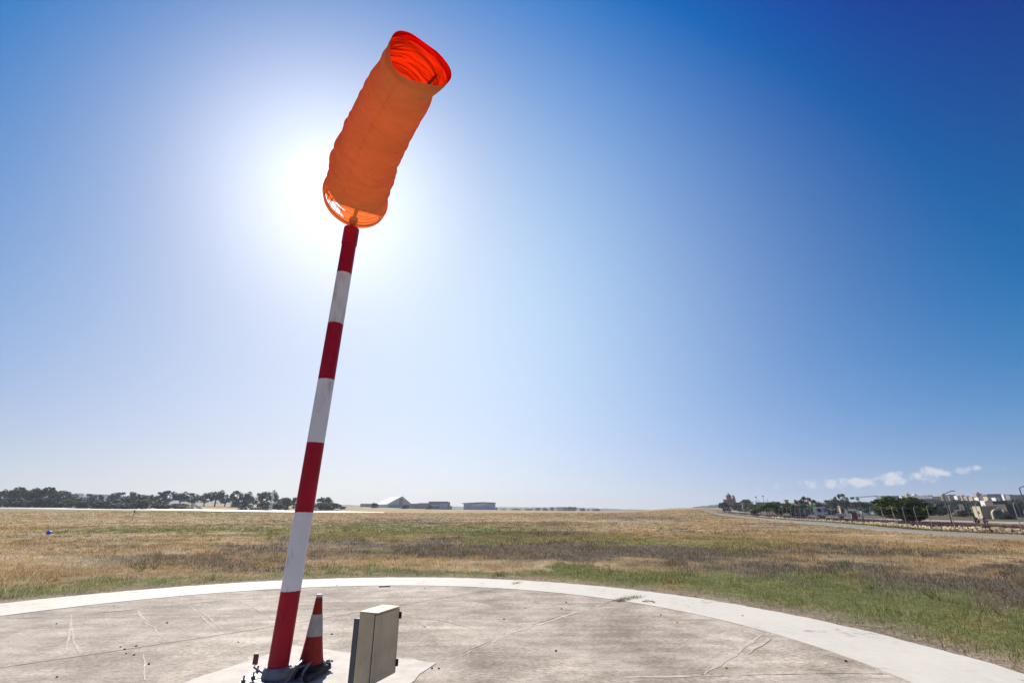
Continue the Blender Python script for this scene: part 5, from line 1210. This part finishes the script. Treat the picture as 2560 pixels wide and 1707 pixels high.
def lamp(px, top, bpx, brow, apx, arow, label, Y=None, arm=True):
    g = ground(bpx, brow); Y = g[1]; z = at(px, top, Y)[2] - g[2]; s = (Y * CT) / F
    o = empty('street_lamp', g, 0, label, 'street lamp' if arm else 'pole', 'lamps and poles along the country road'); x = 0
    M = mat('grey_lamp_steel', (.12, .125, .135), .5, .1, 4); mb = MB(); mb.path([(0, 0, -.2), (x, 0, z - .25), (x + .06, 0, z - .06), (x + .2, 0, z)], [.075, .06, .055, .05] if arm else [.07, .06, .055, .05], 8); mb.build('column', M, o, True)
    if arm:
        e = (apx - px) * s; za = at(apx, arow, Y)[2] - g[2]; mb = MB(); mb.path([(x + .2, 0, z), (e, 0, za)], .045, 8); mb.build('arm', M, o, True)
        mb = MB(); mb.hexa([(e - .1, -.09, za - .06), (e + .5, -.11, za - .01), (e + .5, .11, za - .01), (e - .1, .09, za - .06)], [(e - .1, -.06, za + .05), (e + .45, -.07, za + .08), (e + .45, .07, za + .08), (e - .1, .06, za + .05)]); mb.build('lamp_head', M, o, bevel=.02)
lamp(2356, 1234, 2380, 1308, 2379, 1227, 'tall street lamp with a long arm, behind the wall right of the big tree')
lamp(2549, 1218, 2581, 1312, 2575, 1211, 'tall street lamp at the right edge of the photo, its arm cut off')
lamp(2446, 1247, 2463, 1296, 0, 0, 'bare grey pole in front of the cream farm gable', arm=False)
lamp(2539, 1247, 2556, 1297, 0, 0, 'bare grey pole beside the dark barn near the right edge', arm=False)
lamp(2411, 1246, 2427, 1296, 0, 0, 'bare grey pole left of the roofless farm building', arm=False)
lamp(2145, 1252, 2160, 1300, 0, 0, 'bare grey pole behind the red and white sign', arm=False)
lamp(2019, 1259, 2026, 1292, 0, 0, 'bare thin pole under the umbrella tree', arm=False)
lamp(2081, 1262, 2087, 1294, 0, 0, 'bare thin pole between the truck and the pickup', arm=False)

# ------------------------------------------------------------------ vehicles on the country road
RUBBER = mat('tyre_rubber', (.02, .02, .02), .8, .2, 10)
RIM = mat('wheel_rim', (.35, .35, .36), .4, .1, 10, metal=.5)
def wheel(root, x, y, r=.32, w=.2):
    mb = MB(); prof = [(x, y - w / 2, r * 0 + r)]; n = 20
    def disc(rr, y0, y1, m, nm, par):
        b = MB(); b.add([(x + rr * math.cos(2 * math.pi * j / n), yy, r + rr * math.sin(2 * math.pi * j / n)) for yy in (y0, y1) for j in range(n)],
                        [list(range(n - 1, -1, -1)), list(range(n, 2 * n))] + [[j, (j + 1) % n, n + (j + 1) % n, n + j] for j in range(n)]); return b.build(nm, m, par, False, .02)
    t = disc(r, y - w / 2, y + w / 2, RUBBER, 'wheel', root); disc(r * .58, y - w / 2 - .012, y + w / 2 + .012, RIM, 'rim', t)
def vehicle(name, px, row, Y, yaw, label, cat, prof, width, wins, paint, wheels, r=.32, extra=None):
    Y = ground(px, row)[1] if row > 1280 else Y
    a = at(px, row, Y); z0 = zat(a[0], Y) + .06
    root = empty(name, (a[0], Y, z0), yaw, label, cat)
    mb = MB(); mb.prism(prof, -width / 2, width / 2); mb.build('body', paint, root, bevel=.05)
    for q, nm in wins:      # side glass: polygons in x,z on both flanks; front glass given as a quad
        if nm == 'side_window':
            for s_ in (-1, 1):
                b = MB(); y = s_ * (width / 2 + .004); b.prism(q, y - .012, y + .012); b.build(nm, GLASS, root)
        else:
            (xa, za), (xb, zb) = q; n = np.array([zb - za, -(xb - xa)]); n = n / np.linalg.norm(n) * .02
            if nm == 'windscreen' and n[0] < 0: n = -n
            if nm == 'rear_window' and n[0] > 0: n = -n
            y = width * .42; b = MB(); b.hexa([(xa - n[0], -y, za - n[1]), (xa + n[0], -y, za + n[1]), (xa + n[0], y, za + n[1]), (xa - n[0], y, za - n[1])], [(xb - n[0], -y * .93, zb - n[1]), (xb + n[0], -y * .93, zb + n[1]), (xb + n[0], y * .93, zb + n[1]), (xb - n[0], y * .93, zb - n[1])]); b.build(nm, GLASS, root)
    for x in wheels:
        for s_ in (-1, 1): wheel(root, x, s_ * (width / 2 - .08), r)
    xf = max(p[0] for p in prof)
    for s_ in (-1, 1):
        b = MB(); b.box(xf - .03, xf + .02, s_ * width * .36 - .13, s_ * width * .36 + .13, .62, .80); b.build('headlight', mat('headlight_lens', (.6, .6, .58), .2, .05, 3), root, bevel=.01)
    if extra: extra(root)
    return root
WHITE_CAR = mat('white_car_paint', (.72, .72, .71), .35, .04, 1); DARK_CAR = mat('dark_purple_car_paint', (.035, .02, .045), .3, .1, 1); TEAL_CAR = mat('teal_blue_car_paint', (.03, .12, .17), .35, .1, 1)
GREYBED = mat('grey_flatbed_steel', (.20, .19, .21), .6, .15, 2); GREEN_ARM = mat('bright_green_paint', (.16, .42, .12), .45, .1, 2)
def truck_extra(root):
    mb = MB(); mb.box(-4.6, -.25, -1.05, 1.05, .78, .95); mb.build('flatbed', GREYBED, root, bevel=.02)
    mb = MB(); mb.box(-4.6, -.25, -1.05, -1.01, .95, 1.35); mb.box(-4.6, -.25, 1.01, 1.05, .95, 1.35); mb.box(-4.6, -4.56, -1.01, 1.01, .95, 1.35); mb.build('side_board', GREYBED, root)
    mb = MB(); mb.path([(-.6, 0, .95), (-.6, 0, 2.35)], .16, 8); mb.path([(-.6, 0, 2.35), (-1.7, .1, 2.9), (-.2, .1, 2.85)], .13, 6); mb.box(-.95, -.2, -.55, .55, 2.15, 2.7); mb.build('loader_crane', GREEN_ARM, root)
    mb = MB(); mb.lathe([(.02, 2.9), (.14, 2.96), (.17, 3.08), (.12, 3.2), (.02, 3.24)], 12, (-.2, .1, 0)); mb.build('beacon', WHITE_CAR, root, True)
    for s_ in (-1, 1):
        mb = MB(); mb.box(1.3, 1.42, s_ * 1.22 - .1, s_ * 1.22 + .1, 1.35, 1.75); mb.build('mirror', M_BLK, root)
    mb = MB(); mb.box(1.695, 1.72, -.7, .7, .72, 1.0); mb.build('grille', M_BLK, root)
vehicle('flatbed_truck', 2046, 1296, 122, -.95, 'white flatbed truck with a bright green loader crane behind its cab', 'truck', [(-.2, .5), (1.65, .5), (1.7, 1.2), (1.5, 2.25), (1.3, 2.35), (-.2, 2.35)], 2.15,
        [([(.45, 1.35), (1.42, 1.35), (1.28, 2.1), (.45, 2.1)], 'side_window'), (((1.695, 1.3), (1.53, 2.15)), 'windscreen')], WHITE_CAR, (-3.6, .75), .40, truck_extra)
def pickup_extra(root):
    mb = MB(); mb.box(-2.2, -.02, -.82, .82, .55, .72); mb.build('cargo_bed', WHITE_CAR, root, bevel=.02)
    mb = MB(); mb.box(-2.2, -.02, -.82, -.78, .72, 1.08); mb.box(-2.2, -.02, .78, .82, .72, 1.08); mb.box(-2.2, -2.16, -.78, .78, .72, 1.08); mb.build('side_board', WHITE_CAR, root)
vehicle('pickup_truck', 2124, 1297, 104, -.9, 'small white pickup with an open cargo bed, right of the flatbed truck', 'pickup', [(0, .35), (1.5, .35), (1.6, .85), (1.45, 1.05), (1.1, 1.72), (0, 1.75)], 1.6,
        [([(.2, 1.1), (1.25, 1.1), (1.0, 1.6), (.2, 1.62)], 'side_window'), (((1.43, 1.08), (1.12, 1.66)), 'windscreen')], WHITE_CAR, (-1.5, 1.0), .3, pickup_extra)
SEDAN = [(-2.0, .32), (2.0, .32), (2.05, .72), (1.0, .86), (.35, 1.38), (-1.0, 1.4), (-1.75, .92), (-2.05, .85)]
SWIN = [([(-1.5, .92), (.82, .9), (.3, 1.3), (-.95, 1.32)], 'side_window'), (((.98, .89), (.38, 1.36)), 'windscreen'), (((-1.72, .95), (-1.02, 1.38)), 'rear_window')]
vehicle('parked_car', 2000, 1293, 126, -.7, 'dark purple car half hidden behind the flowers, left of the truck', 'car', SEDAN, 1.66, SWIN, DARK_CAR, (-1.3, 1.3), .3)
vehicle('moving_car', 1817, 1273, 245, -.5, 'teal blue car with a white roof load on the road below the church', 'car', [(-2.0, .32), (2.0, .32), (2.05, .8), (1.2, .95), (.7, 1.62), (-1.7, 1.65), (-2.0, 1.0)], 1.7,
        [([(-1.6, 1.0), (1.0, 1.0), (.62, 1.5), (-1.55, 1.52)], 'side_window'), (((1.2, .98), (.74, 1.56)), 'windscreen')], TEAL_CAR, (-1.3, 1.3), .32,
        lambda r: (lambda m: (m.box(-1.2, .4, -.6, .6, 1.66, 1.95), m.build('roof_load', WHITE_CAR, r, bevel=.04)))(MB()))

# ------------------------------------------------------------------ roadside things
def at_ground(px, Y): a = at(px, 1290, Y); return np.array([a[0], Y, zat(a[0], Y)])
g = at_ground(2136, 92); h = at(2136, 1282, 92)[2] - g[2]
o = empty('roadside_box', g, -.5, 'brown upright wooden box with its lit face painted tan beside the road, right of the pickup', 'box')
mb = MB(); mb.box(-.45, .45, -.35, .35, .05, h); mb.build('casing', mat('brown_timber', (.13, .085, .06), .85, .25, 4), o, bevel=.02)
mb = MB(); mb.box(-.47, -.452, -.33, .33, .12, h - .08); mb.build('lit_face_panel', PLASTER['tan_stone'], o)  # tan panel paints the sunlit left face lighter than the casing
mb = MB(); mb.box(-.52, .52, -.42, .42, h, h + .06); mb.build('top', mat('brown_timber_top', (.10, .07, .05), .85, .2, 4), o)
g = at_ground(2149, 90); h = at(2149, 1279, 90)[2] - g[2]
o = empty('roadside_sign', g, -.3, 'small upright sign, white above and red below, beside the wooden box', 'sign')
mb = MB(); mb.path([(0, .04, -.1), (0, .04, h)], .03, 8); mb.build('post', M_STEEL, o, True)
mb = MB(); mb.box(-.2, .2, -.02, .005, h - .82, h - .36); mb.build('red_panel', mat('red_sign_enamel', (.55, .03, .05), .4, .1, 3), o); mb = MB(); mb.box(-.2, .2, -.02, .005, h - .355, h - .02); mb.build('white_panel', M_WHITE, o)
g = at_ground(2155, 90); o = empty('roadside_post', g, 0, 'short dark red post right of the red and white sign', 'post')
mb = MB(); mb.path([(0, 0, -.1), (0, 0, .62)], .06, 10); mb.build('shaft', mat('dark_red_plate', (.12, .03, .04)), o, True); mb = MB(); mb.path([(0, 0, .621), (0, 0, .66), (0, 0, .70)], [.065, .065, .03], 10); mb.build('cap', M_DKST, o, True)
g = at_ground(2172, 170); mb = MB(); L = 2.6; n = 9
poly = [(1.5 * math.cos(t), 1.35 * math.sin(t)) for t in np.linspace(0, math.pi, n)]
o = empty('small_polytunnel', g, .5, 'pale rounded polytunnel in the field behind the roadside sign', 'polytunnel'); mb.prism(poly[::-1], -L, L); mb.build('cover', mat('pale_green_film', (.42, .46, .38), .5, .15, 2), o)
for y in (-L - .03, L + .03):
    mb = MB(); mb.path([(x, y, z) for x, z in poly], .05, 5); mb.build('end_hoop', M_STEEL, o)

# ------------------------------------------------------------------ people bending over the flowers
def skin_mesh(name, nodes, edges, radii, m, parent, sub=1):
    me = bpy.data.meshes.new(name); me.from_pydata([tuple(map(float, v)) for v in nodes], edges, [])
    o = bpy.data.objects.new(name, me); COL.objects.link(o); o.parent = parent
    md = o.modifiers.new('skin', 'SKIN'); md.use_smooth_shade = True
    for i, r in enumerate(radii): me.skin_vertices[0].data[i].radius = (r, r); me.skin_vertices[0].data[i].use_root = (i == 0)
    if sub: s_ = o.modifiers.new('subd', 'SUBSURF'); s_.levels = sub; s_.render_levels = sub
    me.materials.append(m); return o
SKIN = mat('tanned_skin', (.32, .19, .13), .6, .1, 10)
def person(px, Y, yaw, bend, label, shirt, trousers, hair):
    g = at_ground(px, Y); root = empty('person', g, yaw, label, 'person')
    V = lambda *a: np.array(a, float); cb, sb = math.cos(bend), math.sin(bend); hip = V(-.16, 0, .44)
    sp = lambda d, up=0.0, y=0.0: hip + V(d * sb + up * cb, y, d * cb - up * sb)
    N_, E, R_ = [], [], []
    def add(p, r, par=None):
        N_.append(p); R_.append(r)
        if par is not None: E.append((par, len(N_) - 1))
        return len(N_) - 1
    h = add(hip, .15); c = add(sp(.26), .145, h); ch = add(sp(.44), .15, c); nk = add(sp(.57), .06, ch); hd = add(sp(.68, .05), .095, nk); add(sp(.80, .06), .085, hd)
    add(sp(.69, .15), .022, hd)      # nose
    arms = []
    for s_ in (-1, 1):
        sh = add(sp(.49, 0, .17 * s_), .062, ch); el = add(sh_ := N_[sh] + V(.10, .05 * s_, -.28), .045, sh); wr = add(N_[el] + V(.16, -.03 * s_, -.20), .032, el); pa = add(N_[wr] + V(.05, 0, -.07), .034, wr)
        for k in range(4): f = add(N_[pa] + V(.02 + .004 * k, (k - 1.5) * .021, -.045 - .006 * (k in (1, 2))), .009, pa); add(N_[f] + V(-.006, 0, -.035), .008, f)
        t = add(N_[pa] + V(.03, -.035 * s_, -.015), .010, pa); add(N_[t] + V(.012, -.008 * s_, -.025), .008, t); arms.append((sh, el))
        hp = add(hip + V(0, .09 * s_, -.06), .10, h); kn = add(V(.24, .15 * s_, .50), .065, hp); an = add(V(.0, .13 * s_, .09), .042, kn); add(V(.15, .15 * s_, .04), .04, an)
    skin_mesh('body', N_, E, R_, SKIN, root)
    ns = [hip + V(0, 0, .02), sp(.26), sp(.45), sp(.535)]; es = [(0, 1), (1, 2), (2, 3)]; rs = [.168, .165, .172, .085]
    for (sh, el) in arms:
        ns += [N_[sh], N_[sh] * .45 + N_[el] * .55]; es += [(2, len(ns) - 2), (len(ns) - 2, len(ns) - 1)]; rs += [.078, .062]
    skin_mesh('shirt', ns, es, rs, shirt, root)
    nl = [hip]; el_ = []; rl = [.165]
    for s_ in (-1, 1):
        nl += [hip + V(0, .09 * s_, -.06), V(.24, .15 * s_, .50), V(.01, .13 * s_, .13)]; b = len(nl) - 3; el_ += [(0, b), (b, b + 1), (b + 1, b + 2)]; rl += [.115, .08, .06]
    skin_mesh('trousers', nl, el_, rl, trousers, root)
    skin_mesh('hair', [sp(.76, .01), sp(.80, .05), sp(.68, -.03)], [(0, 1), (0, 2)], [.092, .088, .07], hair, root)
DK_HAIR = mat('dark_hair', (.02, .016, .014), .6, .2, 20)
person(2439, 64, 3.5, .75, 'person in dark clothes with dark hair crouching over the purple flowers', mat('dark_violet_shirt', (.07, .05, .09), .8, .2, 6), mat('black_trousers', (.02, .02, .025), .8, .2, 6), DK_HAIR)
person(2460, 63, 3.7, 1.15, 'person in a lilac shirt crouching bent forward over the purple flowers', mat('lilac_shirt', (.60, .55, .80), .8, .1, 6), mat('grey_violet_trousers', (.20, .18, .30), .8, .2, 6), DK_HAIR)

# ------------------------------------------------------------------ birds
def bird(px, py, Y, span, label, rz):
    p = at(px, py, Y); o = empty('bird', p, rz, label, 'bird'); m = mat('dark_feathers', (.05, .05, .055), .8, .2, 10); s_ = span / 2
    skin_mesh('body', [(0, -.35 * s_, 0), (0, 0, 0), (0, .3 * s_, .02), (0, .42 * s_, .04)], [(0, 1), (1, 2), (2, 3)], [.05 * s_, .11 * s_, .08 * s_, .05 * s_], m, o)
    for k in (-1, 1):
        mb = MB(); q = [(0, .14), (.35, .18), (.95, -.12), (.40, -.14), (0, -.14)]; z = lambda x: .28 * math.sin(min(x, .5) * math.pi) - .42 * max(0, x - .4)
        vs = [(k * x * s_, y * s_, z(x) * s_ + d) for d in (-.012 * s_, .012 * s_) for x, y in q]; n = 5
        mb.add(vs, [[0, 1, 3, 4], [1, 2, 3], [9, 8, 6, 5], [8, 7, 6]] + [[i, (i + 1) % n, n + (i + 1) % n, n + i] for i in range(n)]); mb.build('wing', m, o)
    mb = MB(); mb.hexa([(-.05 * s_, -.35 * s_, -.01), (.05 * s_, -.35 * s_, -.01), (.04 * s_, -.2 * s_, -.01), (-.04 * s_, -.2 * s_, -.01)][::1], [(-.1 * s_, -.6 * s_, .01), (.1 * s_, -.6 * s_, .01), (.04 * s_, -.2 * s_, .01), (-.04 * s_, -.2 * s_, .01)]); mb.build('tail', m, o)
bird(2306, 1192, 120, .62, 'small dark bird gliding in front of the right-hand clouds', .3)
bird(1420, 995, 150, .5, 'tiny dark speck of a bird high above the middle of the field', 1.0)

# ------------------------------------------------------------------ far land
def ridge(name, Y, pts, m, depth=500, bumps=0.0, seed=1):
    rnd = random.Random(seed); xs = np.array([p[0] for p in pts], float); ys = np.array([p[1] for p in pts], float); vs = []; fs = []; n = 0
    for px in np.arange(xs[0], xs[-1], 6):
        r = np.interp(px, xs, ys) - bumps * rnd.random(); a = at(px, r, Y); b = at(px, r + 1, Y + depth); z = zat(a[0], Y)
        vs += [(a[0], Y - depth * .6, z - 12), (a[0], Y - depth * .25, z + (a[2] - z) * .7), (a[0], Y, a[2]), (a[0], Y + depth, z - 12)]; n += 1
    for i in range(n - 1): fs += [[4 * i + j, 4 * i + 4 + j, 4 * i + 5 + j, 4 * i + 1 + j] for j in range(3)]
    tag(MB().add(vs, fs).build(name, m, smooth=False), kind='structure')
ridge('far_hills', 2300, [(-250, 1238), (0, 1238), (150, 1234), (250, 1236), (350, 1243), (500, 1252), (900, 1263), (1250, 1267.5), (1420, 1268), (1560, 1273), (1740, 1277.5)], mat('hazy_hill', (.13, .13, .11), .95, .3, .01), 700, 1.2)
ridge('wooded_ridge', 980, [(1735, 1268), (1790, 1262), (1860, 1262), (2000, 1258), (2110, 1257), (2215, 1256), (2330, 1250), (2800, 1248)], mat('wooded_slope', (.055, .06, .035), .95, .4, .03), 260, 2.2, 3)
HT = sorted([(1345, 1268, 18), (1362, 1268.5, 16), (1380, 1266.5, 14), (1412, 1267.5, 9), (1425, 1265, 16), (1437, 1266, 12), (1456, 1269, 16), (1490, 1271, 22), (1260, 1271, 14), (1290, 1270.5, 26), (1322, 1270.5, 24), (1241, 1266.5, 6)])
for i, (px, top, w) in enumerate(HT):
    plant('horizon_tree', 'bush', 'dark', i % 2, px, top, w * 1.2, 1150, 'hazy blue-grey tree, %s along the central horizon' % nth(i), 'tree', 'hazy trees along the central horizon')
g = at_ground(1472, 640); z = at(1472, 1273.5, 640)[2] - g[2]; o = empty('marker_hut', g, 0, 'tiny red and white marker board on the central horizon', 'marker')
mb = MB(); mb.box(-1.2, 1.2, -.1, .1, .4, max(1.6, z)); mb.build('board', mat('red_sign_enamel', (.55, .03, .05)), o); mb = MB(); mb.box(-1.2, 1.2, -.14, .14, max(1.6, z) + .01, max(1.6, z) + .9); mb.build('white_board', M_WHITE, o)
for x in (-1, 1):
    mb = MB(); mb.box(x - .06, x + .06, .11, .2, -.3, 1.5); mb.build('leg', M_STEEL, o)

# ------------------------------------------------------------------ haze
mb = MB(); mb.box(-3500, 3500, -3500, 3500, -20, 88); hz = mb.build('haze', bpy.data.materials.new('haze_air')); tag(hz, kind='stuff')
m = hz.data.materials[0]; m.use_nodes = True; m.node_tree.nodes.clear()
pv = nd('ShaderNodeVolumePrincipled', m.node_tree); pv.inputs['Color'].default_value = (.80, .88, 1, 1); pv.inputs['Density'].default_value = .00021; pv.inputs['Anisotropy'].default_value = .2
mo = nd('ShaderNodeOutputMaterial', m.node_tree); lk(pv.outputs[0], mo.inputs['Volume'], m.node_tree)
